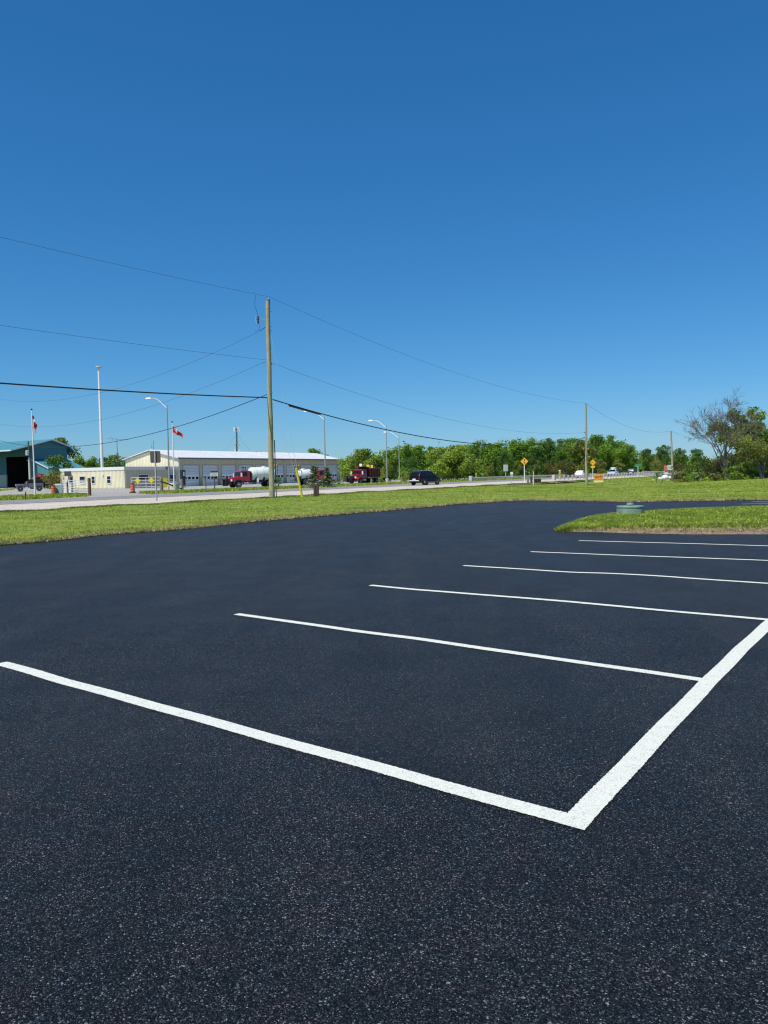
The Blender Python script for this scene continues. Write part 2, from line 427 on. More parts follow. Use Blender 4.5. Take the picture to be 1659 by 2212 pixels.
# lawn between lot and road shoulder: ruled sheet
LAWN_D = 37.2
TP = []
cps = [(EDGE[0], None)]
def tgt(i, p):
    # target on the gravel line for edge point p
    d = -.85*p.x + .527*p.y
    return p + N_*(LAWN_D-d)
TG = []
key = EDGEF
iE13 = min(range(len(key)), key=lambda i: (key[i]-E[11]).length)
for i, p in enumerate(key):
    if i <= iE13: TG.append(tgt(i, p))
base = TG[-1]; nright = len(key)-len(TG)
for j in range(1, nright+1):
    t = j/nright; TG.append(base + T_*(t**1.6*420))
NV = 46
def lawn_sheet():
    mb = MB(); vs = []; w = len(key); rr = random.Random(5)
    for i, (a, b) in enumerate(zip(key, TG)):
        vs.append((a.x, a.y, -.03))
        bj = b + N_*rr.uniform(-.7, .35)
        for v in range(NV+1):
            t = (v/NV)**1.5; q = a.lerp(bj, t)
            z = float(hgt(q.x, q.y)) + .035 + .03*min(1, t*NV/6) + (rr.uniform(-.012, .012) if v else 0)
            vs.append((q.x, q.y, z))
        vs.append((bj.x, bj.y, -.1))
    h = NV+3
    fs = [(i*h+v, (i+1)*h+v, (i+1)*h+v+1, i*h+v+1) for i in range(w-1) for v in range(h-1)]
    mb.add(vs, fs); return struct('lawn_ground', mb, M_SOIL)
lawn_sheet()
def lawn_z(x, y): return hgt(x, y) + .06

def strip(name, d0, d1, z, m, s0=-140, s1=900, jit=.0, step=8, seed=1):
    rr = random.Random(seed); mb = MB(); vs = []; n = int((s1-s0)/step)
    for i in range(n+1):
        s = s0 + (s1-s0)*i/n
        for d in (d0 + rr.uniform(-jit, jit), (d0*2+d1)/3, (d0+2*d1)/3, d1 + rr.uniform(-jit, jit)):
            p = SD(s, d, z); vs.append(tuple(p))
    fs = [(i*4+k, (i+1)*4+k, (i+1)*4+k+1, i*4+k+1) for i in range(n) for k in range(3)]
    mb.add(vs, [f[::-1] for f in fs]); return struct(name, mb, m)
strip('gravel_shoulder', 35.0, 50.2, .012, M_GRAVEL)
strip('road', 50.0, 59.3, .030, M_ROAD, jit=.12, step=2)
strip('yard', 58.8, 175.0, .0, M_YARD, -140, 200)
def lane_lines():
    mb = MB()
    for d in (51.0, 58.4):
        for i in range(60):
            s = -100 + i*10; a, b = SD(s, d-.06, .035), SD(s+10, d-.06, .035); c, e = SD(s+10, d+.06, .035), SD(s, d+.06, .035)
            mb.add([a, b, c, e], [(0, 1, 2, 3)], M_WHITE)
    for i in range(60):
        s = -100 + i*9
        a, b = SD(s, 54.6, .035), SD(s+4, 54.6, .035); c, e = SD(s+4, 54.72, .035), SD(s, 54.72, .035)
        mb.add([a, b, c, e], [(0, 1, 2, 3)], M_YELLOW)
    return struct('road_marking', mb)
lane_lines()
# far verge between road and yard, with a gap for the driveway
SH = .75      # the driveway crosses the verge at a slant
def verge(name, s0, s1, d0, d1, seed):
    rr = random.Random(seed); mb = MB(); vs = []; n = max(4, int((s1-s0)/1.2))
    for i in range(n+1):
        t = i/n; s = s0 + (s1-s0)*t; e = min(1, min(t, 1-t)*(s1-s0)/5+.02); e = math.sqrt(e) if e < 1 else 1
        c = (d0+d1)/2 ; hw = (d1-d0)/2*e
        for k in range(7):
            u = k/6*2-1; d = c + u*hw + rr.uniform(-.25, .25)
            z = .03 + .05*(1-u*u)*e + rr.uniform(0, .02)
            p = SD(s + SH*(d-59.5), d, z if 0 < k < 6 else -.02); vs.append(tuple(p))
    fs = [(i*7+k, i*7+k+1, (i+1)*7+k+1, (i+1)*7+k) for i in range(n) for k in range(6)]
    mb.add(vs, fs); return struct(name, mb, M_SOIL)
def s_of(p): return p.x*T_.x + p.y*T_.y
def d_of(p): return p.x*N_.x + p.y*N_.y
VL1 = 45.5; VR0 = 51.5
verge('verge', -100, VL1, 59.5, 76.0, 1)
verge('verge', VR0, 190, 59.5, 71.0, 2)
verge('verge', -120, 30, 112, 150, 4)
strip('field', 59.5, 61.5, .02, M_SOIL, 120, 900)

# ------------------------------------------------------------------ painted stall lines
k_ = 1920/1659
LINES = [
 ([(1, 1433), (70, 1452), (150, 1476), (270, 1508), (420, 1549), (560, 1588), (700, 1627), (850, 1668), (1000, 1710), (1130, 1746), (1241, 1776)], .118),
 ([(510, 1327), (620, 1342), (760, 1362), (900, 1380), (1050, 1402), (1200, 1424), (1380, 1449), (1528, 1471)], .100),
 ([(800, 1264.5), (900, 1274), (1040, 1285), (1230, 1300), (1400, 1316), (1659, 1339), (1760, 1349)], .100),
 ([(1001, 1222), (1120, 1229), (1240, 1237), (1300, 1238), (1420, 1244), (1540, 1253), (1659, 1260.5), (1800, 1270)], .100),
 ([(1146, 1192), (1300, 1198), (1400, 1202), (1500, 1205), (1659, 1211), (1800, 1217)], .100),
 ([(1250, 1168), (1400, 1172), (1550, 1176), (1659, 1179.5), (1800, 1184)], .100),
 ([(1257, 1788), (1215, 1806), (1242, 1778), (1288, 1729), (1400, 1611), (1530, 1474), (1600, 1404), (1659, 1350), (1760, 1262), (1860, 1195)], .125),
 ([(1624, 1084), (1659, 1083), (1720, 1082)], .11), ([(1602, 1088.8), (1659, 1087.6), (1720, 1086.5)], .11), ([(1581, 1093.6), (1659, 1094), (1720, 1094)], .11)]
def paint_line(mb, pts, w, seed, z, clip=None):
    rr = random.Random(seed)
    P = [G(x*k_, y*k_) for x, y in pts]
    P = resample(P, .007 if P[0].y < 12 else .05)
    # smooth
    for _ in range(30):
        Q = P[:]
        for i in range(1, len(P)-1): Q[i] = (P[i-1]+P[i]*2+P[i+1])/4
        P = Q
    P = [p + Vector((0, .004*math.sin(i*.035*(1 if P[0].y < 12 else 6)+seed) + .003*math.sin(i*.011+seed*2), 0)) for i, p in enumerate(P)]
    L = len(P); vs = []
    for i, p in enumerate(P):
        t = (P[min(i+1, L-1)]-P[max(i-1, 0)]).normalized(); nn = Vector((-t.y, t.x, 0))
        e = min(1, min(i, L-1-i)*(.007 if P[0].y < 12 else .05)/.02 + .6); h = w/2*math.sqrt(e)
        a = h + rr.uniform(-.0025, .0025)+(rr.random() < .10)*rr.uniform(-.004, .005); b = h + rr.uniform(-.0025, .0025)+(rr.random() < .10)*rr.uniform(-.004, .005)
        q = p + nn*a; r_ = p - nn*b
        if clip:                      # mitre the end on the outer edge of the first stall line
            c0, cn = clip
            def cl(v):
                dd = (v-c0).dot(cn)
                return v if dd <= 0 else v - t*(dd/t.dot(cn))
            q, p, r_ = cl(q), cl(p), cl(r_)
        vs += [(q.x, q.y, z), (p.x, p.y, z), (r_.x, r_.y, z)]
    fs = []
    for i in range(L-1):
        fs += [(3*i, 3*i+1, 3*i+4, 3*i+3), (3*i+1, 3*i+2, 3*i+5, 3*i+4)]
    mb.add(vs, fs)
mb = MB()
for i, (pts, w) in enumerate(LINES):
    if i == 6: pts = pts[1:]
    clip = None
    if i == 6:
        a_, b_ = G(1130*k_, 1746*k_), G(1241*k_, 1776*k_); d_ = (b_-a_).normalized(); n_ = Vector((d_.y, -d_.x, 0))
        n_ = n_ if n_.y < 0 else -n_; clip = (b_+n_*.057, n_)
    paint_line(mb, pts, w, i, .004 + (.0004 if i == 6 else .0), clip)
struct('parking_marking', mb, M_LINE)

# ------------------------------------------------------------------ grass island at right
isl_near = [G(x, y) for x, y in [(1398, 1328.5), (1440, 1329.5), (1500, 1330.5), (1570, 1333), (1640, 1334.5), (1720, 1336), (1800, 1336), (1920, 1336)]]
isl_near += [isl_near[-1] + Vector((4, -.2, 0)), isl_near[-1] + Vector((9, -.5, 0)), isl_near[-1] + Vector((22, -1.2, 0))]
isl_far = [G(x, y, z) for x, y, z in [(1398, 1327.5, 0), (1436, 1312, .05), (1475, 1296, .1), (1530, 1288, .14), (1640, 1277, .18), (1720, 1270, .2), (1800, 1267, .2), (1920, 1262.5, .2)]]
isl_far = [Vector((p.x, p.y, 0)) for p in isl_far]
isl_far += [isl_far[-1] + Vector((5, -.3, 0)), isl_far[-1] + Vector((9, -.8, 0)), isl_far[-1] + Vector((22, -4, 0))]
def pl_interp(pl, t):
    f = t*(len(pl)-1); i = min(int(f), len(pl)-2); return pl[i].lerp(pl[i+1], f-i)
def isl_h(t, u):   # u 0 near .. 1 far
    tip = min(1, t*3.2)
    prof = min(1, u/.10)*.55 + min(1, max(0, (u-.02)/.5))*.45
    if u > .75: prof *= max(0, (1-u)/.25)**.5
    return .24*prof*tip**.7
def island():
    mb = MB(); vs = []; n, h = 150, 26; rr = random.Random(8)
    mi = []
    for i in range(n+1):
        for k in range(h+1):
            t, u = i/n, (k/h)**1.3; p = pl_interp(isl_near, t).lerp(pl_interp(isl_far, t), u)
            z = isl_h(t, u) + (rr.uniform(-.015, .015) if 0 < k < h else 0) - (.01 if k in (0, h) else 0)
            vs.append((p.x+rr.uniform(-.03, .03), p.y+rr.uniform(-.05, .03), z))
    for i in range(n):
        for k in range(h):
            f = (i*(h+1)+k, (i+1)*(h+1)+k, (i+1)*(h+1)+k+1, i*(h+1)+k+1)
            u = (k/h)**1.3; t = i/n
            mb.add([], [], M_SOIL)
            mb.f.append(f); mb.m.append(mb.mi(M_DIRT if u < .07+.03*math.sin(i*.9)*math.sin(i*.23) and t > .03 else M_SOIL))
    mb.v = vs; return struct('island_ground', mb)
island()

# ------------------------------------------------------------------ grass (stuff)
nr = np.random.default_rng(11)
def in_poly(px, py, poly):
    inside = np.zeros(len(px), bool); n = len(poly)
    for i in range(n):
        x0, y0 = poly[i]; x1, y1 = poly[(i+1) % n]
        c = ((y0 > py) != (y1 > py)); xx = (x1-x0)*(py-y0)/((y1-y0) if y1 != y0 else 1e-9)+x0
        inside ^= c & (px < xx)
    return inside
def blades(x, y, z, hh, ww, nb=3, lean=.5):
    """nb triangular blades at every tuft"""
    n = len(x); out = np.empty((n*nb, 3, 3), np.float32)
    for b in range(nb):
        a = nr.uniform(0, 2*np.pi, n); la = nr.uniform(0, 2*np.pi, n); ll = nr.uniform(.1, lean, n)*hh
        w = ww*nr.uniform(.6, 1.3, n)*.5; h = hh*nr.uniform(.6, 1.25, n)
        ox = x + nr.normal(0, 1, n)*ww*.8; oy = y + nr.normal(0, 1, n)*ww*.8
        out[b::nb, 0] = np.stack([ox-np.cos(a)*w, oy-np.sin(a)*w, z-.01], 1)
        out[b::nb, 1] = np.stack([ox+np.cos(a)*w, oy+np.sin(a)*w, z-.01], 1)
        out[b::nb, 2] = np.stack([ox+np.cos(la)*ll, oy+np.sin(la)*ll, z+h], 1)
    return out.reshape(-1, 3)
lotxy = [(p.x, p.y) for p in jit]
def scatter_lawn(n, y0, y1):
    t = nr.uniform(0, 1, n); Y = y0*(y1/y0)**t; r = nr.uniform(-.72, .68, n); X = r*Y
    d = -.85*X+.527*Y
    ok = (d < LAWN_D-.2+nr.normal(0, .3, n)) & ~in_poly(X, Y, lotxy)
    return X[ok], Y[ok]
X, Y = scatter_lawn(520000, 15, 200)
dist = np.hypot(X, Y)
V = blades(X, Y, lawn_z(X, Y)-.03, (.05+.0006*dist)*nr.uniform(.6, 1.3, len(X)), .012+.00062*dist, 2, .9)
tag(npmesh('grass', V, 3, L_GRASS), 'short mown green grass of the lawn between the asphalt and the road', 'grass', kind='stuff')
# straw-coloured fringe along the asphalt
def fringe():
    xs, ys = [], []
    P = np.array([(p.x, p.y) for p in EDGEF if -24 < p.x < 40])
    idx = nr.integers(0, len(P)-1, 42000); t = nr.uniform(0, 1, 42000)
    q = P[idx]*(1-t)[:, None] + P[idx+1]*t[:, None]
    tang = P[idx+1]-P[idx]; tang /= np.linalg.norm(tang, axis=1)[:, None]
    nn = np.stack([-tang[:, 1], tang[:, 0]], 1)
    off = np.abs(nr.normal(0, .42, 42000))-.06
    q = q + nn*off[:, None]*(.5+.8*(.5+.5*np.sin(q[:, 0]*1.3)*np.sin(q[:, 1]*.7)))[:, None]
    return q[:, 0], q[:, 1]
X, Y = fringe()
V = blades(X, Y, lawn_z(X, Y)-.035, (.045+.0008*Y)*nr.uniform(.5, 1.3, len(X)), .016+.0008*Y, 3, 1.1)
tag(npmesh('dry_grass', V, 3, L_DRY), 'straw-coloured dead grass fringe along the asphalt edge', 'dry grass', kind='stuff')
# taller weeds where the lawn meets the gravel
n = 26000; s = nr.uniform(-5, 125, n); wv = .8*np.sin(s*.7)+.5*np.sin(s*1.9+1)
d = LAWN_D - np.abs(nr.normal(0, .8, n)) + wv*.5
X = T_.x*s + N_.x*d; Y = T_.y*s + N_.y*d
hmod = (.5+.5*np.sin(s*1.3)*np.sin(s*.37+2))
V = blades(X, Y, np.zeros(n)+.03, .05+.10*hmod*nr.uniform(.3, 1, n), np.full(n, .05), 3, .7)
tag(npmesh('weeds', V, 3, L_WEED), 'ragged taller weeds where the lawn meets the gravel shoulder', 'weeds', kind='stuff')
# verge grass on the far side of the road
def verge_grass(s0, s1, d0, d1, n):
    s = nr.uniform(s0, s1, n); d = nr.uniform(d0, d1, n)
    s = s + SH*(d-59.5)
    return T_.x*s+N_.x*d, T_.y*s+N_.y*d
XX, YY = [], []
for a in ((0, VL1-.5, 59.9, 75.5, 16000), (VR0+.6, 150, 59.9, 70.5, 30000), (-20, 29, 113, 149, 6000), (142, 320, 60.5, 68, 8000)):
    x, y = verge_grass(*a); XX.append(x); YY.append(y)
X = np.concatenate(XX); Y = np.concatenate(YY)
V = blades(X, Y, np.zeros(len(X))+.05, .15*nr.uniform(.4, 1.5, len(X)), np.full(len(X), .09), 3, .9)
tag(npmesh('verge_grass', V, 3, L_GRASS), 'rough grass on the verge on the far side of the road', 'grass', kind='stuff')
# island grass
def isl_points(n, umin, umax):
    t = nr.uniform(0, 1, n)**.8; u = nr.uniform(umin, umax, n)
    NX = np.array([(p.x, p.y) for p in isl_near]); FX = np.array([(p.x, p.y) for p in isl_far])
    f = t*(len(NX)-1); i = np.minimum(f.astype(int), len(NX)-2); fr = (f-i)[:, None]
    a = NX[i]*(1-fr)+NX[i+1]*fr; b = FX[i]*(1-fr)+FX[i+1]*fr; q = a*(1-u)[:, None]+b*u[:, None]
    z = np.array([isl_h(tt, uu) for tt, uu in zip(t, u)]); return q[:, 0], q[:, 1], z
X, Y, Z = isl_points(80000, .07, 1.0)
RP = G(1575.5, 1290, .19)
def clear_riser(X, Y, Z):
    k = ~((np.hypot(X-RP.x, Y-RP.y) < .47) | ((np.abs(X-RP.x-.03) < .42) & (Y < RP.y) & (Y > RP.y-1.0) & (nr.random(len(X)) < .75))); return X[k], Y[k], Z[k]
X, Y, Z = clear_riser(X, Y, Z)
V = blades(X, Y, Z, .062*nr.uniform(.4, 1.4, len(X)), .030*nr.uniform(.6, 1.8, len(X)), 3, 2.0)
tag(npmesh('island_grass', V, 3, L_ISL), 'coarse green grass on the raised island beside the parking stalls', 'grass', kind='stuff')
X, Y, Z = isl_points(3500, .03, .13)
V = blades(X, Y, Z, np.full(len(X), .05), np.full(len(X), .024), 3, 1.4)
tag(npmesh('island_dry_grass', V, 3, L_DRY), 'dead grass and crumbled dirt on the front lip of the island', 'dry grass', kind='stuff')
X, Y, Z = clear_riser(*isl_points(1800, .2, .9))
V = blades(X, Y, Z, np.full(len(X), .07), np.full(len(X), .06), 5, 1.6)
tag(npmesh('island_weeds', V, 3, L_WEED), 'dark broad-leaved weeds scattered through the island grass', 'weeds', kind='stuff')

# ------------------------------------------------------------------ TREES
def leafcloud(centers, radii, nleaf, size, squash=.85, seed=0, shell=.55):
    g = np.random.default_rng(seed); out = []
    for c, r in zip(centers, radii):
        n = max(6, int(nleaf*(r**2)))
        v = g.normal(0, 1, (n, 3)); v /= np.linalg.norm(v, axis=1)[:, None]
        rad = r*(shell+(1-shell)*g.random(n)**.6)*(1+.22*g.normal(0, 1, n))
        p = np.array(c) + v*rad[:, None]*np.array([1, 1, squash])
        nrm = v + g.normal(0, .6, (n, 3)); nrm[:, 2] += .25; nrm /= np.linalg.norm(nrm, axis=1)[:, None]
        u = np.cross(nrm, g.normal(0, 1, (n, 3))); u /= np.linalg.norm(u, axis=1)[:, None]; w = np.cross(nrm, u)
        s = size*g.uniform(.5, 1.35, n)[:, None]
        q = np.stack([p-u*s*.5, p-w*s*.38+u*.1*s, p+u*s*.55, p+w*s*.38-u*.05*s], 1)
        out.append(q.reshape(-1, 3))
    return np.concatenate(out)
def branches(mb, p, d, L, r, lev, rr, tips, gravity=.0, nb=(3, 4), spread=.6, n=5, m=None, rmin=.012, segs=3):
    pts = [p.copy()]; rs = [r]; q = p.copy(); dd = d.copy()
    for i in range(segs):
        dd = (dd + Vector((rr.gauss(0, .11), rr.gauss(0, .11), rr.gauss(0, .07)-gravity))).normalized()
        q = q + dd*L/segs; pts.append(q.copy()); rs.append(max(rmin, r*(1-(i+1)/segs*.62)))
    mb.tube(pts, rs, n if lev > 1 else 3, m, cap=False)
    if lev == 0: tips.append(q); return
    for j in range(rr.randint(*nb)):
        t = rr.uniform(.3, 1.0); k = min(segs-1, int(t*segs)); base = pts[k].lerp(pts[k+1], t*segs-k)
        ax = dd.cross(Vector((rr.gauss(0, 1), rr.gauss(0, 1), rr.gauss(0, 1)))).normalized()
        nd = (Matrix.Rotation(rr.uniform(spread*.5, spread*1.3), 3, ax) @ dd).normalized()
        branches(mb, base, nd, L*rr.uniform(.5, .74), max(rmin, rs[k]*.55), lev-1, rr, tips, gravity, nb, spread, n, m, rmin, segs)
    tips.append(q)
def make_tree(h, w, leaf, seed, lsize=.34, dens=70, trunk_r=.16, base=.18, lobes=16, shape='round', label='', cat='tree', group=None, loc=(0, 0, 0), name='tree', bark=None, shell=.55):
    rr = random.Random(seed); g = np.random.default_rng(seed)
    t = thing(name, label, cat, loc, 0, group)
    cs, rs = [], []
    for i in range(lobes):
        zt = base + (1-base)*rr.random()**.85
        if shape == 'round': env = math.sin(PI*min(1, max(.05, (zt-base)/(1-base)*.92+.08)))**.6
        elif shape == 'cone': env = max(.08, 1-(zt-base)/(1-base))**.9
        else: env = .9-.45*((zt-base)/(1-base))**2
        a = rr.uniform(0, 2*PI); ra = w*.5*env*math.sqrt(rr.random())*.8
        r_ = w*.5*rr.uniform(.24, .42)*(.6+.4*env)
        cs.append((ra*math.cos(a), ra*math.sin(a), min(zt*h, h-r_*.8))); rs.append(r_)
    mb = MB(); tips = []
    top = h*.62
    mb.tube([(0, 0, -.25), (rr.uniform(-.1, .1), 0, h*.2), (rr.uniform(-.2, .2), rr.uniform(-.2, .2), h*.42), (0, 0, top)], [trunk_r*1.25, trunk_r, trunk_r*.75, trunk_r*.35], 7)
    for c in cs[:10]:
        c = Vector(c); s0 = Vector((0, 0, max(h*.12, min(top, c.z*.55)))); mid = s0.lerp(c, .5)+Vector((0, 0, .1*h*rr.random()))
        mb.tube([s0, mid, c], [trunk_r*.45, trunk_r*.3, trunk_r*.12], 5)
    mb.build('trunk', bark or M_BARK, t)
    V = leafcloud(cs, rs, dens, lsize, .85, seed, shell)
    npmesh('crown', V, 4, leaf, t)
    return t
P_TREE = {}
def proto(kind):
    return P_TREE[kind]
specs = {  # kind: (h, w, leaf, kwargs)
 'lime_round': (8, 8.5, L_LIME, dict(base=.05, lobes=24, dens=150, lsize=.36)),
 'mid_round': (12, 10, L_MID, dict(base=.12, lobes=24, dens=95, lsize=.45)),
 'mid_tall': (13, 8, L_MID, dict(base=.1, lobes=24, dens=100, lsize=.42, shape='tall')),
 'dark_round': (12, 9, L_DARK, dict(base=.1, lobes=24, dens=100, lsize=.45)),
 'olive': (9, 8, L_OLIVE, dict(base=.03, lobes=22, dens=120, lsize=.38)),
 'rusty': (5.5, 8, L_RUST, dict(base=.02, lobes=16, dens=140, lsize=.3)),
 'pale_bush': (4, 5, L_LIME, dict(base=.0, lobes=14, dens=200, lsize=.26)),
}
first_used = {}
sd = 20
def put_tree(kind, xs, ytop, Y, label, group, wmul=1.0, zbase=0.0):
    """xs: photo column, ytop: photo row of its top, Y: distance"""
    global sd
    h, w, leaf, kw = specs[kind]
    p = A(xs, ytop, Y); H = p.z - zbase
    sc = H/h
    rr = random.Random(int(xs*7+Y))
    name = 'shrub' if kind in ('pale_bush', 'rusty') else 'broadleaf_tree'
    cat = 'shrub' if kind in ('pale_bush', 'rusty') else 'tree'
    nvar = first_used.setdefault(kind, [])
    if len(nvar) < 2:
        sd += 1
        t = make_tree(h, w, leaf, sd, label=label, group=group, name=name, cat=cat, **kw)
        nvar.append(t); t.location = (p.x, Y, zbase); t.rotation_euler = (0, 0, rr.uniform(0, 6.28)); t.scale = (sc*wmul, sc*wmul, sc)
        return t
    return tag(dup(nvar[rr.randint(0, 1)], (p.x, Y, zbase), rr.uniform(0, 6.28), label, (sc*wmul, sc*wmul, sc)), group=group)
GT = 'trees beyond the road'
TREES = [
 # kind, column, top row, distance, label, wmul
 ('lime_round', 872, 1142, 176, 'yellow-green bushy tree right behind the right end of the long garage'),
 ('lime_round', 905, 1122, 172, 'tall yellow-green bushy tree directly behind the red dump truck'),
 ('lime_round', 940, 1140, 165, 'yellow-green tree between the dump truck and the third street lamp'),
 ('olive', 962, 1150, 168, 'olive thin-leaved tree behind the foot of the third street lamp'),
 ('mid_round', 985, 1114, 190, 'mid-green tree rising behind the farthest street lamp'),
 ('mid_tall', 1018, 1109, 186, 'tall mid-green tree just right of the farthest street lamp'),
 ('mid_round', 1048, 1113, 188, 'dense green tree rising behind the black car'),
 ('dark_round', 1030, 1140, 172, 'dark green tree in the gap above the black car'),
 ('mid_tall', 1075, 1116, 196, 'green tree with a ragged top above the right end of the black car'),
 ('lime_round', 1105, 1118, 160, 'large yellow-green rounded willow right of the black car'),
 ('lime_round', 1142, 1112, 158, 'big yellow-green willow with low branches left of the far guardrail end'),
 ('lime_round', 1172, 1135, 156, 'yellow-green willow leaning over the striped marker at the guardrail end'),
 ('mid_round', 1192, 1101, 205, 'round-topped green tree behind the far guardrail start'),
 ('mid_tall', 1218, 1108, 204, 'slim green tree above the start of the far guardrail'),
 ('mid_round', 1245, 1106, 208, 'green tree behind the grey-backed sign panel'),
 ('dark_round', 1262, 1128, 190, 'dark green tree behind the grey sign panel post'),
 ('mid_tall', 1284, 1096, 215, 'tall pointed green tree between the grey panel and the first yellow diamond'),
 ('mid_round', 1318, 1094, 216, 'broad green tree above the first yellow diamond sign'),
 ('dark_round', 1340, 1118, 205, 'dark tree just right of the first yellow diamond sign'),
 ('dark_round', 1372, 1095, 210, 'dark domed tree with deep shade halfway between the yellow diamonds'),
 ('mid_tall', 1402, 1097, 222, 'green tree rising over the striped marker on the near guardrail'),
 ('mid_round', 1432, 1095, 226, 'green tree behind the white car by the second utility pole'),
 ('olive', 1455, 1100, 220, 'half-bare olive tree behind the second utility pole'),
 ('mid_round', 1490, 1087, 232, 'broad tall green tree right of the second utility pole, highest of the wood'),
 ('mid_tall', 1525, 1088, 236, 'tall green tree above the pale car with the roof box'),
 ('mid_round', 1556, 1102, 238, 'green tree sloping down toward the gap in the treeline'),
 ('mid_tall', 1580, 1113, 240, 'last green tree before the gap in the treeline'),
 ('rusty', 1410, 1150, 186, 'reddish-brown rounded thicket behind the guardrail left of the white car'),
 ('rusty', 1375, 1158, 182, 'brownish low thicket left of the near guardrail marker'),
 ('olive', 1500, 1148, 205, 'low olive bush behind the second yellow diamond'),
 ('olive', 1545, 1150, 212, 'low olive bush behind the pale car with the roof box'),
 ('pale_bush', 955, 1182, 142, 'small bright bush left of the third street lamp foot'),
 ('pale_bush', 1010, 1178, 140, 'pale flowering bush left of the black car'),
 ('olive', 1225, 1163, 176, 'low olive scrub behind the far guardrail'),
 ('olive', 1300, 1160, 182, 'grey-olive scrub right of the grey sign panel'),
 ('olive', 1340, 1162, 184, 'scrub behind the thin white stake'),
 ('dark_round', 1618, 1122, 230, 'dark tree left of the third utility pole'),
 ('dark_round', 1660, 1112, 225, 'tall dark tree just left of the third utility pole'),
 ('dark_round', 1698, 1120, 220, 'dark tree right of the third utility pole'),
 ('dark_round', 1740, 1122, 215, 'dark tree behind the bare tree'),
 ('olive', 1640, 1148, 180, 'low dark-olive bush behind the red and white board'),
 ('mid_round', 780, 1121, 230, 'bright green tree top showing over the garage roof'),
 ('mid_tall', 812, 1136, 235, 'small green tree top behind the garage roof right of the brightest one'),
 ('mid_round', 640, 1129, 270, 'green tree top over the garage roof left of the wooden pole'),
 ('mid_round', 690, 1131, 270, 'green tree top over the garage roof right of the wooden pole'),
 ('dark_round', 482, 1128, 330, 'small dark tree top over the left half of the garage roof'),
 ('dark_round', 425, 1131, 330, 'tiny dark tree top at the left end of the garage ridge'),
 ('mid_round', 195, 1137, 230, 'green tree right of the teal shed lean-to'),
 ('mid_round', 228, 1141, 228, 'green tree left of the tall white mast'),
 ('dark_round', 262, 1143, 226, 'dark tree behind the tall white mast'),
 ('mid_round', 288, 1137, 224, 'green tree behind the television antenna'),
 ('mid_round', 315, 1143, 228, 'green tree between the antenna and the garage gable'),
 ('olive', 147, 1095, 260, 'pale tree crown showing above the teal roof ridge'),
]
for kx in TREES: put_tree(kx[0], kx[1], kx[2], kx[3], kx[4], GT, kx[5] if len(kx) > 5 else 1.0)

# the far wood, one mass behind the row of single trees
def wood():
    g = np.random.default_rng(5); cs, rs = [], []
    pts = [(860, 1158, 215), (905, 1140, 215), (990, 1122, 225), (1050, 1118, 230), (1130, 1122, 235), (1200, 1112, 240), (1290, 1104, 250), (1380, 1104, 260), (1450, 1104, 262), (1520, 1098, 265), (1560, 1108, 265), (1600, 1138, 300), (1680, 1142, 300), (1760, 1140, 290), (1850, 1140, 270), (1960, 1140, 250), (2150, 1138, 235), (2500, 1136, 220), (3000, 1130, 210)]
    for (x0, y0, d0), (x1, y1, d1) in zip(pts[:-1], pts[1:]):
        n = int((x1-x0)/4)
        for i in range(n):
            t = (i+g.random())/n; xs = x0+(x1-x0)*t; ys = y0+(y1-y0)*t; D = d0+(d1-d0)*t+g.uniform(-8, 14)
            top = A(xs, ys, D)
            for k in range(3):
                r = g.uniform(1.6, 2.9); z = top.z*g.uniform(.12, 1.0)-r*.5
                cs.append((top.x+g.uniform(-2, 2), D+g.uniform(-3, 3), max(.8, z))); rs.append(r)
    V = leafcloud(cs, rs, 17, .75, .9, 5)
    tag(npmesh('wood', V, 4, L_MID), 'far green wood behind the single roadside trees', 'wood', kind='stuff')
wood()

# conifers by the truck
def spruce(h, w, seed, label, loc):
    t = thing('spruce_tree', label, 'tree', loc, 0, 'young spruces on the verge')
    g = np.random.default_rng(seed); rr = random.Random(seed)
    mb = MB().tube([(0, 0, -.2), (0, 0, h*.5), (.03, 0, h)], [.09, .06, .015], 6)
    q = []; nt = int(h*8)
    for i in range(nt):
        z = h*(.06+.92*i/nt); L = w*.5*(1-(z/h))**.75*rr.uniform(.7, 1.2)+.10
        for k in range(rr.randint(5, 8)):
            a = rr.uniform(0, 6.28); dz = -.18*L+.12; e = Vector((math.cos(a)*L, math.sin(a)*L, z+dz))
            mb.tube([(0, 0, z), e], [.015, .006], 3, cap=False)
            for j in range(9):
                f = .2+.8*j/8; p = np.array([e.x*f, e.y*f, z+dz*f]); s = .15*(1.15-f*.5)
                u = g.normal(0, 1, 3); u /= np.linalg.norm(u); w_ = np.cross(u, g.normal(0, 1, 3)); w_ /= np.linalg.norm(w_)
                q += [p-u*s, p+w_*s*.5, p+u*s, p-w_*s*.5]
    mb.build('trunk', M_BARK, t); npmesh('crown', np.array(q), 4, L_SPRUCE, t); return t
p = G(786, 1222); spruce(2.75, 2.0, 1, 'young spruce hiding the middle of the second red truck', (p.x, p.y, .05))
p = G(818, 1219); spruce(2.6, 2.1, 2, 'young spruce in front of the cab of the second red truck', (p.x, p.y, .05))
def bushlet(xs, ys, Y, w, h, leaf, label, seed, name='shrub', lsize=.2, dens=260, lobes=12, zb=0.0):
    x = rx(xs, Y); return make_tree(h, w, leaf, seed, label=label, cat='shrub', name=name, loc=(x, Y, zb), lsize=lsize, dens=dens, base=.0, lobes=lobes, trunk_r=.05)
bushlet(697, 1215, 106, 1.3, 1.5, L_MID, 'small green shrub just right of the foot of the wooden pole', 41)
bushlet(150, 1210, 143, 7.2, 6.2, L_DARK, 'big dark cedar bush between the red truck and the cream office', 42, lsize=.3, dens=150, lobes=20)
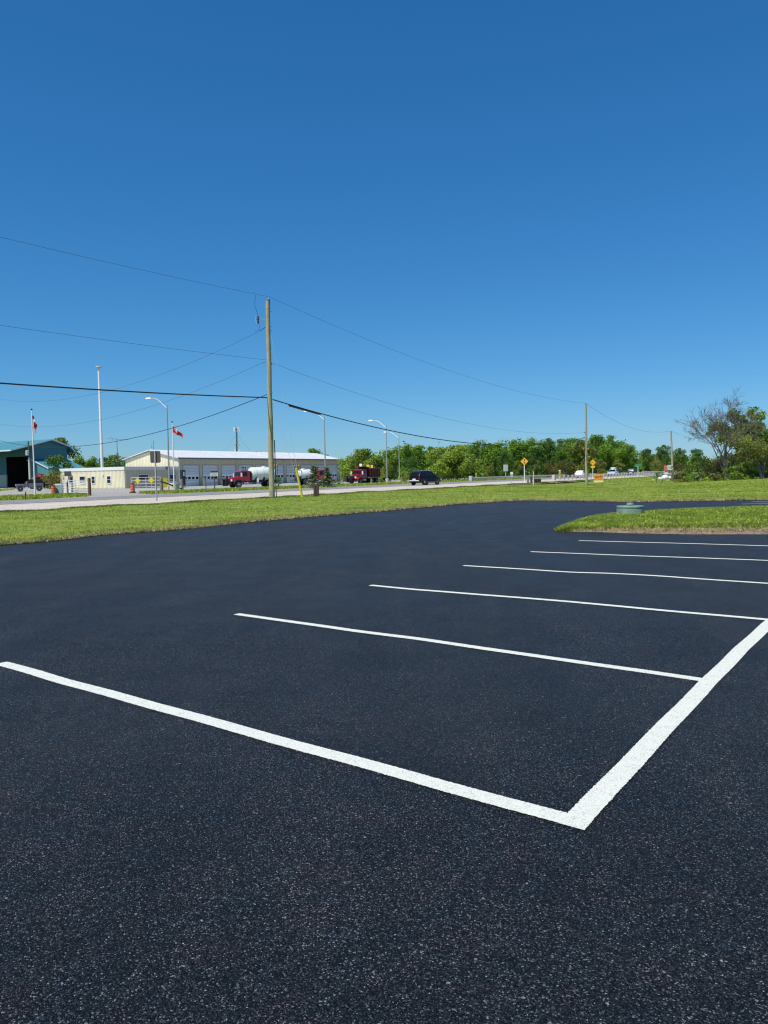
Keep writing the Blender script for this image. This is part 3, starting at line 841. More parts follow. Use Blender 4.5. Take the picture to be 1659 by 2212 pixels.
bushlet(132, 1225, 139, 4.6, 3.6, L_OLIVE, 'rusty olive shrub behind the spare wheel of the grey off-roader', 43, lsize=.26, dens=150, lobes=14)
bushlet(843, 1212, 121, 1.2, .9, L_DARK, 'dark little bush at the right end of the yard', 44)

# ---- right-hand group near the camera
def bare_tree(loc, h, seed, label, leaf=None, lean=(0, 0), lev=5, leafn=0, sp=.55, dir0=None, lsize=.2):
    t = thing('bare_tree' if not leafn else 'broadleaf_tree', label, 'tree', loc, 0)
    rr = random.Random(seed); mb = MB(); tips = []
    for k, (dx, dy, L) in enumerate(dir0 or [(lean[0], lean[1], .4)]):
        branches(mb, Vector((k*.15, 0, -.1)), Vector((dx, dy, 1)).normalized(), h*L, .17 if k == 0 else .12, lev, rr, tips, -.012, (3, 4), sp, 6, None, .012, 3)
    mb.build('trunk', M_BAREBARK, t)
    if leafn:
        g = np.random.default_rng(seed); T = np.array([tuple(v) for v in tips])
        T = T[T[:, 2] > h*.12]; idx = g.integers(0, len(T), leafn); p = T[idx]+g.normal(0, .22, (leafn, 3))
        u = g.normal(0, 1, (leafn, 3)); u /= np.linalg.norm(u, axis=1)[:, None]; w = np.cross(u, g.normal(0, 1, (leafn, 3))); w /= np.linalg.norm(w, axis=1)[:, None]
        s = lsize*g.uniform(.5, 1.3, leafn)[:, None]
        npmesh('crown', np.stack([p-u*s*.5, p-w*s*.35, p+u*s*.5, p+w*s*.35], 1).reshape(-1, 3), 4, leaf, t)
    return t
bx_ = rx(1814, 103)
bare_tree((bx_, 103, .1), 15.2, 3, 'tall bare grey tree with no leaves at the right of the lawn', lev=5, dir0=[(-.02, 0, .42), (-.42, .1, .33), (-.14, .1, .44), (-.24, -.2, .40)], sp=.62)
bare_tree((rx(1848, 107), 107, .1), 11.6, 8, 'half-leafed bright green tree right of the bare tree', L_SPRING, lev=4, leafn=17000, dir0=[(-.12, 0, .4), (.22, .1, .42), (.42, 0, .36)], sp=.55, lsize=.34)
bare_tree((rx(1905, 92), 92, .1), 7.6, 12, 'young olive-leafed tree with a slim trunk at the right frame edge', L_OLIVE, lev=4, leafn=8000, dir0=[(-.05, 0, .45), (.25, 0, .38), (-.3, 0, .34)], sp=.7, lsize=.17)
bare_tree((rx(1860, 118), 118, .1), 9.5, 15, 'thin grey tree standing between the half-leafed tree and the frame edge', L_OLIVE, lev=4, leafn=2500, dir0=[(.1, 0, .5), (.4, 0, .4)], sp=.5, lsize=.15)
make_tree(9.5, 4.5, L_DARK, 61, label='dark conifer cut by the right frame edge', name='conifer_tree', loc=(rx(1938, 110), 110, 0), lsize=.3, dens=150, base=.1, lobes=26, shape='cone')
def brush(xs, ytop, Y, w, leaf, label, seed, lsize=.2, dens=230, lobes=14, twig=True):
    pz = A(xs, ytop, Y).z; h = pz-.0
    t = thing('shrub', label, 'shrub', (rx(xs, Y), Y, float(hgt(rx(xs, Y), Y))), 0, 'brush along the right edge of the lawn')
    rr = random.Random(seed); mb = MB(); tips = []
    for k in range(9):
        a = rr.uniform(0, 6.28)
        branches(mb, Vector((math.cos(a)*.10*rr.random(), math.sin(a)*.06, -.1)), Vector((rr.gauss(0, .35), rr.gauss(0, .35), 1)).normalized(), h*.55, .03, 2, rr, tips, 0, (3, 4), .6, 4, None, .011, 2)
    mb.build('stem', M_BAREBARK if twig else M_BARK, t)
    cs, rs = [], []
    for i in range(lobes):
        a = rr.uniform(0, 6.28); zt = rr.random(); e = 1-.5*zt**2; q = math.sqrt(rr.random())*w*.42*e; r_ = rr.uniform(.12, .24)*min(w, h*1.2)
        cs.append((q*math.cos(a), q*math.sin(a)*.7, max(r_*.4, zt*h-r_*.7))); rs.append(r_)
    npmesh('crown', leafcloud(cs, rs, dens, lsize, .85, seed, .3), 4, leaf, t); return t
BR = [
 (1700, 1152, 112, 5.5, L_RUST, 'brown twiggy bush right beside the third utility pole', 120),
 (1728, 1148, 110, 5.0, L_MID, 'olive bush second from the third utility pole', 150),
 (1762, 1140, 108, 5.2, L_DARK, 'olive-brown bush below the left limbs of the bare tree', 120),
 (1790, 1132, 106, 5.0, L_RUST, 'dark reddish thicket under the bare tree', 110),
 (1822, 1128, 106, 5.0, L_RUST, 'dense brown thicket at the foot of the bare tree', 120),
 (1852, 1118, 109, 5.0, L_MID, 'tall olive thicket behind the bright green bush', 120),
 (1890, 1105, 108, 6.0, L_OLIVE, 'tall olive thicket near the right frame edge', 130),
 (1925, 1110, 112, 6.0, L_DARK, 'dark thicket cut by the right frame edge', 130),
 (1742, 1176, 99, 4.0, L_MID, 'low green bush behind the green lid', 220),
 (1715, 1172, 103, 3.6, L_OLIVE, 'low yellowish bush behind the pale slab', 200),
 (1790, 1180, 96, 3.4, L_OLIVE, 'low grey-green bush right of the green lid', 220),
 (1842, 1160, 94, 4.6, L_SPRING, 'bright green dense bush near the right frame edge', 300),
 (1868, 1152, 96, 4.4, L_MID, 'second bright green bush, left of the slim trunk', 280),
 (1915, 1180, 94, 3.0, L_DARK, 'low dark bush behind the slim trunk', 240),
 (1685, 1180, 116, 2.4, L_MID, 'small green bush below the red and white board', 260),
]
for i, b in enumerate(BR): brush(b[0], b[1], b[2], b[3], b[4], b[5], 80+i, dens=b[6]*1.6, lobes=18)

# ------------------------------------------------------------------ UTILITY POLES AND WIRES
PB1 = G(680, 1246.5); PB1.z = 0
pt1 = A(669, 753, PB1.y)
def utility_pole(base, top, r0, r1, label, extras=None, name='utility_pole'):
    t = thing(name, label, 'utility pole', base, 0, 'wooden utility poles')
    v = Vector(top)-Vector(base)
    mb = MB(); n = 12; pts = [v*(i/n)+Vector((math.sin(i*1.7)*.012, 0, 0)) for i in range(n+1)]; pts[0] = Vector((0, 0, -.3))
    mb.tube(pts, [r0+(r1-r0)*i/n for i in range(n+1)], 18); mb.build('pole', M_POLE, t, True)
    return t, v
up1, v1 = utility_pole(PB1, pt1, .205, .145, 'tall weathered wooden utility pole in the foreground with a fuse cutout')
Y1 = PB1.y
def loc1(xs, ys, dy=0): return A(xs, ys, Y1+dy)-PB1
ins = MB(); a = loc1(673, 762); 
for i in range(5): ins.lathe([(.05, 0), (.085, .03), (.05, .06)], 12, M_BLACK, (a.x, a.y, a.z+.0+i*.075))
ins.lathe([(.03, 0), (.06, .02), (.06, .07), (.02, .10)], 10, M_GALV, (a.x, a.y, a.z+.38)); ins.build('pin_insulator', None, up1)
ct = MB(); q0 = loc1(666, 801); q1 = loc1(648, 797, -.25)
ct.tube([q0, q1], .022, 6, M_GALV)
cb = loc1(645, 799, -.3)
ct.lathe([(.04, -.30), (.075, -.27), (.05, -.18), (.08, -.12), (.05, -.03), (.08, .03), (.05, .12), (.08, .18), (.04, .26)], 12, M_BLACK, cb)
ct.build('fuse_cutout', None, up1)
MB().tube([cb+Vector((-.12, 0, .22)), cb+Vector((-.16, 0, -.05)), cb+Vector((-.08, 0, -.3))], .025, 6).build('fuse_tube', M_GALV, up1)
jp = MB(); jp.tube([loc1(639, 737), loc1(637, 750), loc1(637, 766), loc1(641, 775), loc1(644, 787), loc1(643, 796, -.2)], .012, 5)
jp.tube([loc1(649, 812, -.2), loc1(650, 820), loc1(646, 826), loc1(638, 829)], .012, 5); jp.build('jumper_wire', M_BLACK, up1)
for ys in (770, 778, 816, 826, 905, 912, 982, 1040): MB().tube([loc1(672+(ys-753)*.015+3, ys, -.1), loc1(676+(ys-753)*.015+2.5, ys, -.1)], .025, 6).build('clamp', M_BLACK, up1)
hw = MB()
hw.tube([loc1(664, 818), loc1(649, 828, .6)], .02, 6); hw.build('bracket', M_BLACK, up1)
MB().tube([loc1(664, 904), loc1(656, 907)], .035, 6).build('bracket', M_BLACK, up1); MB().tube([loc1(675, 908), loc1(680, 910)], .04, 6).build('bracket', M_BLACK, up1)
MB().tube([loc1(686, 1100, .05), loc1(691, 1246, .05)], .035, 6).build('ground_conduit', M_BLACK, up1)
# communications box hanging on the cable right of the pole
def sagwire(a, b, sag, r, n=36, pieces=None):
    a = Vector(a); b = Vector(b)
    pts = [a.lerp(b, i/n) - Vector((0, 0, 4*sag*(i/n)*(1-i/n))) for i in range(n+1)]
    mb = MB(); mb.tube(pts, r, 6); return mb, pts
PB2 = A(1466.5, 1216, 107.5); PT2 = A(1464.5, 1010.5, 107.5)
up2, v2 = utility_pole(PB2, PT2, .19, .13, 'second wooden utility pole, standing in the dip of the lawn')
mb = MB(); mb.lathe([(.04, 0), (.07, .05), (.03, .12)], 10, M_BLACK, v2); mb.build('pin_insulator', None, up2)
zz = A(1463, 1081, 107.5)-PB2; MB().tube([zz+Vector((-.15, -.15, 0)), zz+Vector((.15, .15, 0))], .05, 6).build('bracket', M_BLACK, up2); zz = A(1463, 1094, 107.5)-PB2; MB().tube([zz+Vector((-.3, -.1, 0)), zz+Vector((.3, .1, -.05))], .05, 6).build('bracket', M_BLACK, up2)
PB3 = A(1682, 1187, 150); PT3 = A(1677.5, 1079, 150); PB3.z = 0
up3, v3 = utility_pole(PB3, PT3, .2, .15, 'third wooden utility pole, farthest, beside the red and white board')
MB().lathe([(.05, 0), (.08, .06), (.03, .14)], 10, M_BLACK, v3).build('pin_insulator', M_BLACK, up3)
W = lambda xs, ys: A(xs, ys, Y1)
pin1 = W(674, 742); neut1 = W(668, 900); neut1r = W(682, 908); cab1 = W(670, 994); cab1r = W(682, 999)
B0 = PB1 - T_*68
def prev(z): return Vector((B0.x, B0.y, z))
pin2 = Vector((PT2.x, PT2.y, PT2.z+.12)); neut2 = A(1462, 1081, 107.5); cab2 = A(1463, 1094, 107.5)
pin3 = Vector((PT3.x, PT3.y, PT3.z+.14)); far4 = PB3 + T_*75
M_WIRE = paint((.07, .07, .075), .6)
def wire(name, a, b, sag, r, label, m=None, cat='overhead wire', g='overhead wires'):
    m = m or (M_WIRE if cat == 'overhead wire' else M_BLACK); mb, pts = sagwire(a, b, sag, r); o = mb.build(name, m); tag(o, label, cat, g); return o, pts
GW = 'overhead wires'
wire('overhead_wire', pin1, prev(pin1.z+.1), 1.0, .009, 'top wire running from the foreground pole up to the left frame edge')
wire('overhead_wire', neut1, prev(neut1.z),   .74, .009, 'middle wire running left from the foreground pole above the thick cable')
wire('overhead_wire', pin1, pin2, 1.35, .009, 'top wire sagging from the foreground pole to the top of the second pole')
wire('overhead_wire', neut1r, neut2, 1.75, .009, 'middle wire sagging from the foreground pole to the second pole')
wire('overhead_wire', pin2, pin3, 1.6, .012, 'top wire between the second and third poles')
wire('overhead_wire', pin3, Vector((far4.x, far4.y, pin3.z-1)), .8, .013, 'short visible wire going from the third pole into the trees')
wire('telephone_cable', cab1, prev(cab1.z+.1), .98, .042, 'thick black telephone cable leaving the foreground pole to the left', cat='telephone cable', g='telephone cables')
o, cpts = wire('telephone_cable', cab1r, cab2, 2.02, .040, 'thick black telephone cable drooping from the foreground pole to the second pole', cat='telephone cable', g='telephone cables')
wire('telephone_cable', cab2, A(1600, 1150, 135), .4, .02, 'thin black cable leaving the second pole into the trees on the right', cat='telephone cable', g='telephone cables')
# service drops crossing the road to the left; far end is a pole out of frame
FL = Vector((-92, 122, 0))
def far_at(ys, xs=0): return None
def drop(name, a, ys0, sagk, r, label, cat='overhead wire', g=GW):
    # passes the left frame edge (column 0) at row ys0, then on to the far left
    e = A(-40, ys0, 105); e2 = e
    return wire(name, a, e2, sagk, r, label, cat=cat, g=g)
drop('overhead_wire', loc1(649, 828, .6)+PB1, 990, 2.4, .010, 'upper thin wire dropping from the fuse cutout across the road to the left')
drop('overhead_wire', loc1(656, 907)+PB1, 1052, 2.3, .010, 'lower thin wire dropping across the road to the left, under the thick cable')
drop('telephone_cable', W(668, 986), 1090, 2.5, .025, 'black cable dropping low to the left past the flagpoles', 'telephone cable', 'telephone cables')
sc = MB(); i0 = 1
sc.tube([cpts[1]+Vector((0, 0, -.06)), cpts[3]+Vector((0, 0, -.05))], .085, 10)
o = sc.build('splice_case', M_BLACK); tag(o, 'fat black splice case clamped on the thick cable beside the foreground pole', 'splice case')
# guy wires and yellow guard
ga = G(757, 1245.5); gt = W(676, 830); gt2 = W(678, 1000)
u = (gt-ga).normalized()
mb = MB(); mb.tube([ga, gt], .009, 5)
o = mb.build('guy_wire', M_GALV); tag(o, 'thin steel guy wire from the yellow guard up to the top of the foreground pole', 'guy wire', 'guy wires')
mb = MB(); mb.tube([ga+Vector((.05, 0, 0)), gt2], .009, 5)
o = mb.build('guy_wire', M_GALV); tag(o, 'second guy wire from the yellow guard to the cable height on the pole', 'guy wire', 'guy wires')
g1 = A(740.5, 1171, ga.y-.35)
mb = MB(); mb.tube([ga+Vector((0, -.02, -.15)), g1], [.085, .075], 10); o = mb.build('guy_guard', M_YELLOW, smooth=True); tag(o, 'yellow plastic guard leaning around the guy wire on the lawn', 'guy guard')

# ------------------------------------------------------------------ small things near the shoulder
p = G(791, 1243.5)
t = thing('marker_post', 'squat dark brown wooden post with a pale top right of the yellow guard', 'post', (p.x, p.y, 0))
MB().box(-.19, -.01, -.15, .15, -.1, .92, bev=.02).build('plank', M_BROWNPOST, t); MB().box(.01, .19, -.17, .13, -.1, .96, bev=.02).build('plank', M_BROWNPOST, t)
MB().lathe([(.10, 0), (.11, .03), (.05, .07)], 12, None, (0, 0, .96)).build('cap', M_GREYPOST, t)
# sign seen from behind
p = G(405*.967, 1253)
t = thing('road_sign', 'tall sign with a shade-darkened metal back on a grey post, nearest the left lawn', 'road sign', (p.x, p.y, 0))
hS = A(392, 1127, p.y).z
MB().box(-.045, .015, -.03, .03, -.2, hS, M_GALV).box(.02, .045, -.03, .03, -.2, hS, M_DARK).build('post', None, t)
sb = MB(); w_ = .36; z0, z1 = hS-.84, hS-.01; c_ = .07
sb.prism([(-w_+c_, z0), (w_-c_, z0), (w_, z0+c_), (w_, z1-c_), (w_-c_, z1), (-w_+c_, z1), (-w_, z1-c_), (-w_, z0+c_)], 'y', .035, .05); sb.build('sign_panel', M_SIGNBACK, t)  # bare galvanised back, its shade put into the dark colour

def boxsign(name, label, cat, base, z_top, post_m, panels, rz=0.0, post_r=.04, group=None):
    """panels: list of (part name, x0,x1,z0,z1,material)"""
    t = thing(name, label, cat, base, rz, group)
    MB().tube([(0, 0, -.2), (0, 0, z_top)], post_r, 8).build('post', post_m, t)
    for (nm, x0, x1, z0, z1, m) in panels: MB().box(x0, x1, -.07, -.05, z0, z1).build(nm, m, t)
    return t
def diamond(parent, cz, half, m, border=True):
    pts = [(0, cz-half), (half, cz), (0, cz+half), (-half, cz)]
    MB().prism(pts, 'y', -.075, -.055).build('sign_panel', m, parent)
    if border:
        mb = MB()
        for i in range(4):
            a = Vector((pts[i][0], 0, pts[i][1]-cz))*.93; b = Vector((pts[(i+1) % 4][0], 0, pts[(i+1) % 4][1]-cz))*.93
            a2, b2 = a*.965, b*.965; o_ = Vector((0, -.079, cz))
            mb.add([a+o_, b+o_, b2+o_, a2+o_], [(0, 1, 2, 3)])
        mb.build('sign_border', M_BLACK, parent)
YD1 = 116; p = A(1312, 1153.5, YD1)
t = thing('warning_sign', 'yellow diamond sign with a traffic light symbol on a tall white post', 'road sign', (rx(1311, YD1), YD1, 0))
MB().tube([(0, 0, -.3), (0, 0, p.z+.3)], .06, 8).build('post', M_WHITE, t)
diamond(t, p.z, .60, M_SIGNY)
mb = MB(); mb.box(-.11, .11, -.083, -.078, p.z-.32, p.z+.32); mb.build('signal_symbol', M_BLACK, t)
for dz, m in ((.2, paint((.7, .03, .02), .4)), (0, paint((.9, .75, .4), .4)), (-.2, paint((.05, .3, .08), .4))):
    MB().lathe([(.07, 0), (.07, -.004)], 12, None, (0, -.083, p.z+dz), 'y').build('signal_dot', m, t)
YD2 = 136; p = A(1482, 1156, YD2); xb = rx(1482, YD2)
t = thing('warning_sign', 'yellow diamond sign with an arrow and a small tab below, right of the second pole', 'road sign', (xb, YD2, 0))
MB().tube([(0, 0, -.8), (0, 0, p.z+.2)], .05, 8).build('post', M_WHITE, t)
diamond(t, p.z, .56, M_SIGNY)
mb = MB(); mb.box(-.25, .08, -.083, -.078, p.z-.03, p.z+.03); mb.prism([(-.30, p.z), (-.16, p.z+.11), (-.16, p.z-.11)], 'y', -.083, -.078); mb.prism([(.08, p.z-.10), (.14, p.z-.10), (.14, p.z+.03), (.08, p.z+.03)], 'y', -.084, -.079); mb.build('arrow_symbol', M_BLACK, t)
MB().box(-.36, .36, -.075, -.055, p.z-.95, p.z-.60).build('tab_panel', M_SIGNY, t)
Yp = 134; zt = A(1265, 1161.5, Yp).z; zb = A(1265, 1178, Yp).z
t = boxsign('road_sign', 'pale grey rectangular sign seen blank, standing behind the far guardrail', 'road sign', (rx(1264, Yp+22), Yp+22, 0), 1.5, M_WHITE, [])
zt = A(1265, 1161.5, Yp+22).z; zb = A(1265, 1178, Yp+22).z
MB().box(-.46, .46, -.07, -.05, zb, zt).build('sign_panel', M_GALV, t)
Yp = 95; zt = A(1279, 1180, Yp).z
t = boxsign('marker_sign', 'short post with a stacked white and yellow plate on the gravel shoulder', 'road sign', (rx(1279, Yp), Yp, 0), zt-.1, M_GALV, [('plate', -.17, .17, zt-.30, zt, M_WHITE), ('plate', -.17, .17, zt-.42, zt-.31, M_GREYPOST), ('plate', -.17, .17, zt-.55, zt-.43, M_YELLOW)])
def striped_marker(base, zt, label, flip=1, top=False):
    t = thing('object_marker', label, 'marker', base, 0, 'striped hazard markers')
    MB().tube([(0, 0, -.2), (0, 0, zt)], .03, 6).build('post', M_GALV, t)
    h = .95; z0 = zt-h; w = .16
    MB().box(-w, w, -.05, -.035, z0, zt).build('plate', M_YELLOW, t)
    mb = MB()
    for i in range(4):
        a = z0+.06+i*.23
        z_a, z_b = (a, a+.18) if flip > 0 else (a+.18, a)
        mb.add([(-w, -.054, z_a), (w, -.054, z_b), (w, -.054, min(zt, z_b+.11)), (-w, -.054, min(zt, z_a+.11))], [(0, 1, 2, 3)])
    mb.build('stripes', M_BLACK, t)
    if top: MB().box(-.14, .14, -.05, -.03, zt+.02, zt+.2).build('reflector', M_WHITE, t)
Yp = 146; striped_marker((rx(1190, Yp), Yp, 0), A(1190, 1182, Yp).z, 'black and yellow striped marker at the start of the far guardrail', -1)
Yp = 127; striped_marker((rx(1399, Yp), Yp, 0), A(1399, 1178, Yp).z, 'black and yellow striped marker at the start of the near guardrail', -1, True)
p = G(1334, 1211); o = MB().tube([(0, 0, -.1), (0, 0, A(1334, 1177.5, p.y).z)], .035, 6).build('marker_stake', M_WHITE); o.location = (p.x, p.y, 0); tag(o, 'thin white stake standing right of the first yellow diamond', 'stake')
for xs, nm in ((1320, 'left of a pair of short dark wooden posts beside the first diamond sign'), (1328.5, 'right of a pair of short dark wooden posts beside the first diamond sign')):
    p = G(xs, 1209); o = MB().box(-.13, .13, -.1, .1, -.1, .92, bev=.015).build('wooden_post', M_GREYPOST if xs < 1325 else M_BROWNPOST); o.location = (p.x, p.y, 0); tag(o, nm, 'post', 'short wooden posts')
p = G(1343, 1206); t = thing('pipe_end', 'small dark pipe end lying on the gravel right of the white stake', 'pipe', (p.x, p.y, .28), .3)
MB().lathe([(.26, -.5), (.26, .5)], 14, None, (0, 0, 0), 'x').build('pipe', M_BLACK, t); MB().tube([(.5, 0, -.28), (.5, 0, .3)], .04, 6).build('stake', M_GREYPOST, t)

# honey sign
YH = 100; zg = A(1496, 1214, YH).z; zb, zt = A(1496, 1206, YH).z, A(1496, 1184.5, YH).z; xh = rx(1496, YH); hwid = (A(1508, 1195, YH).x - A(1484, 1195, YH).x)/2
t = thing('advertising_sign', 'orange and yellow board on thin black legs advertising honey beside the second pole', 'sign', (xh, YH, zg), 0)
Hs = zt-zg; hb = zb-zg; hh_ = Hs-hb
mb = MB()
for sx in (-1, 1): mb.tube([(sx*hwid*.9, 0, -.2), (sx*hwid*.9, 0, Hs)], .02, 5)
mb.tube([(-hwid*.9, 0, .02), (hwid*.9, 0, .02)], .018, 5); mb.build('frame', M_BLACK, t)
bands = [(0, .22, (.80, .74, .30)), (.22, .5, (.85, .55, .08)), (.5, .78, (.80, .26, .05)), (.78, 1, (.85, .60, .14))]
mb = MB()
for a, b, c in bands: mb.box(-hwid, hwid, -.05, -.03, hb+a*hh_, hb+b*hh_, paint(c, .5, 0, .05))
mb.build('board', None, t)
def text(body, size, x, y, z, m, parent, name='lettering', rz=0.0, ext=.004):
    cu = bpy.data.curves.new(name, 'FONT'); cu.body = body; cu.size = size; cu.align_x = 'CENTER'; cu.align_y = 'CENTER'; cu.extrude = ext; cu.resolution_u = 2
    ob = bpy.data.objects.new('tmp', cu); C.objects.link(ob)
    dg = bpy.context.evaluated_depsgraph_get(); me = bpy.data.meshes.new_from_object(ob.evaluated_get(dg)); bpy.data.objects.remove(ob)
    me.materials.clear(); me.materials.append(m); o = bpy.data.objects.new(name, me); C.objects.link(o)
    o.parent = parent; o.location = (x, y, z); o.rotation_euler = (PI/2, 0, rz); return o
M_TXR = paint((.35, .02, .015), .5)
text('LOCAL', .40, 0, -.058, hb+hh_*.86, M_TXR, t); text('RAW', .40, 0, -.058, hb+hh_*.62, M_TXR, t); text('HONEY', .38, 0, -.058, hb+hh_*.36, M_TXR, t)

# green street-name sign
Yp = 168; z = A(1595, 1166, Yp).z
t = thing('street_sign', 'long green street name blade on a white post near the end of the guardrail', 'road sign', (rx(1595, Yp), Yp, 0))
MB().tube([(0, 0, -.1), (0, 0, z)], .05, 8).build('post', M_WHITE, t); MB().box(-.72, .72, -.03, .03, z-.02, z+.42).build('name_blade', paint((.03, .30, .15), .4), t)
# guardrails
def guardrail(name, label, s0, s1, d, mrail, posts_m, step, ribbed, hz=.72):
    t = thing(name, label, 'guardrail', SD(s0, d), ROADROT, 'steel guardrails')
    L = s1-s0; mb = MB()
    if ribbed:
        prof = [(.0, .40), (.06, .46), (.0, .54), (.06, .62), (0, .70), (-.02, .70), (-.02, .40)]
        mb.prism([(-a, b) for a, b in prof], 'x', 0, L)
    else: mb.box(0, L, -.05, .05, .62, .74); mb.box(0, L, -.04, .04, .36, .42)
    mb.build('rail', mrail, t)
    n = int(L/step)
    post = MB().box(-.08, .08, -.1, .1, -.1, .74 if ribbed else .84, bev=.015)
    first = None
    for i in range(n+1):
        if first is None: first = post.build('post', posts_m, t); o = first
        else: o = first.copy(); C.objects.link(o); o.parent = t
        o.location = (i*step, .12 if ribbed else 0, 0)
    return t
M_RAIL = paint((.62, .62, .58), .5, .2, .1, 1)
sA = s_of(G(1204, 1203)); 
guardrail('guardrail', 'long steel guardrail on the far side of the road in front of the willows', s_of(SD(128, 60.0)), 330, 60.2, M_RAIL, M_GREYPOST, 2.6, True)
guardrail('guardrail', 'near guardrail with closely spaced pale posts running toward the green street sign', 124, 230, 43.2, M_RAIL, M_RAIL, 2.2, False)
o = MB().box(-.35, .35, -.3, .3, 0, .95, bev=.04).build('guardrail_terminal', paint((.5, .5, .47), .7)); o.location = SD(127.3, 60.2); o.rotation_euler = (0, 0, ROADROT); tag(o, 'pale grey end block at the start of the far guardrail', 'end block', 'guardrail end blocks')
o = MB().box(-.4, .4, -.25, .25, 0, .95, bev=.04).build('guardrail_terminal', paint((.52, .46, .36), .7)); o.location = SD(123.3, 43.2); o.rotation_euler = (0, 0, ROADROT); tag(o, 'tan end block beside the striped marker of the near guardrail', 'end block', 'guardrail end blocks')
# grey barrier wall at far right
a = A(1606, 1190, 185); b = A(1660, 1194, 150)
t = thing('barrier_wall', 'low pale grey panelled barrier between the street sign and the board', 'barrier', (0, 0, 0))
mb = MB(); dv = (b-a); L = Vector((dv.x, dv.y, 0)).length; ang = math.atan2(dv.y, dv.x)
t.location = (a.x, a.y, 0); t.rotation_euler = (0, 0, ang)
MB().box(0, L, -.1, .1, -.1, .95, paint((.36, .37, .36), .8, 0, .2, 1)).build('panel', None, t)
mb = MB()
for i in range(int(L/2.4)+1): mb.box(i*2.4-.06, i*2.4+.06, -.14, .14, -.1, 1.02)
mb.build('batten', M_GALV, t); MB().box(-.1, L, -.16, .16, 1.02, 1.12).build('coping', M_RAIL, t)

# board, flowers, rocks, slab and lid at the right
Yb = 112
t = thing('notice_board', 'white board with a red left panel above the flower bed by the third pole', 'sign', (rx(1671, Yb), Yb, 0))
z0, z1 = A(1671, 1177, Yb).z, A(1671, 1163, Yb).z
MB().box(-.63, -.15, -.06, -.03, z0, z1).build('red_panel', paint((.68, .16, .12), .5, 0, .3, 6), t)
MB().box(-.15, .60, -.062, -.03, z0+.1, z1+.03).build('white_panel', M_WHITE, t)
mb = MB(); 
for i in range(3): mb.box(-.08, .45-.1*i, -.07, -.064, z0+.28+i*.2, z0+.34+i*.2)
mb.build('print', paint((.05, .25, .22), .5), t)
mb = MB()
for sx in (-.5, .5): mb.tube([(sx, 0, -.1), (sx, 0, z1)], .04, 6)
mb.build('post', M_GREYPOST, t)
def rock(c, r, seed, m, label, sq=.7):
    g = random.Random(seed); mb = MB(); prof = 7; vs = []; n = 10
    for i in range(prof):
        th = PI*i/(prof-1)
        for k in range(n):
            a = 2*PI*k/n; q = r*(1+g.uniform(-.18, .18)); vs.append((q*math.sin(th)*math.cos(a), q*math.sin(th)*math.sin(a), q*math.cos(th)*sq))
    fs = [(i*n+k, (i+1)*n+k, (i+1)*n+(k+1) % n, i*n+(k+1) % n) for i in range(prof-1) for k in range(n)]
    mb.add(vs, fs); o = mb.build('boulder', m); o.location = c; tag(o, label, 'boulder', 'boulders in the flower bed'); return o
for i, (xs, ys, r, m, lb) in enumerate([(1662, 1196, .45, M_WHITE, 'largest white boulder in the flower bed'), (1672, 1195, .36, M_CONC, 'tan boulder right of the white one'), (1667, 1191, .33, paint((.38, .40, .44), .8), 'blue-grey boulder on top of the pile'), (1649, 1199, .22, M_WHITE, 'small white stone left of the boulder pile')]):
    rock((rx(xs, 97), 97, .32+r*.4+(.45 if i == 2 else 0)), r, i, m, lb)
for i, (xs, ys, w, h, lf, lb) in enumerate([(1642, 1199, 1.4, 1.1, L_DARK, 'dark leafy plant left of the boulders'), (1655, 1186, 1.3, 1.5, L_MID, 'leafy plant standing behind the boulders'), (1682, 1183, 1.2, 1.4, L_OLIVE, 'grey-green plant at the foot of the third pole')]):
    bushlet(xs, ys, 101+i*2, w, h, lf, lb, 50+i, lsize=.16, dens=380, lobes=9)
p = G(1631, 1200); p2 = A(1641, 1186, p.y)
t = thing('timber_ladder', 'pale yellow timber leaning against the dark plant at the lawn edge', 'timber', (p.x, p.y, 0))
q = p2-Vector((p.x, p.y, 0)); mb = MB()
mb.tube([(0, 0, -.02), q], .05, 6); mb.tube([(.22, 0, -.02), q+Vector((.22, 0, 0))], .05, 6); mb.build('rail', M_CREAM, t)
mb = MB()
for i in range(1, 5): mb.tube([q*(i/5), q*(i/5)+Vector((.22, 0, 0))], .025, 5)
mb.build('rung', M_CREAM, t)
a = G(1669, 1198.5); b = G(1712, 1196.5)
t = tag(MB().box(0, (b-a).length, -.5, .5, 0, .16, bev=.03).build('concrete_slab', paint((.60, .60, .46), .8)), 'long pale slab lying on the lawn right of the boulders', 'slab'); t.location = (a.x, a.y, float(hgt(a.x, a.y))); t.rotation_euler = (0, 0, math.atan2((b-a).y, (b-a).x)*.2)
p = G(1748, 1199)
t = thing('well_cover', 'flat pale green lid raised on a dark base at the far lawn edge', 'lid', (p.x, p.y, float(hgt(p.x, p.y))+.02))
MB().lathe([(.72, -.1), (.72, .12)], 20).build('base', M_DARK, t); MB().lathe([(.88, .12), (.92, .16), (.80, .23), (.2, .27)], 24).build('cover', paint((.22, .36, .25), .6), t)

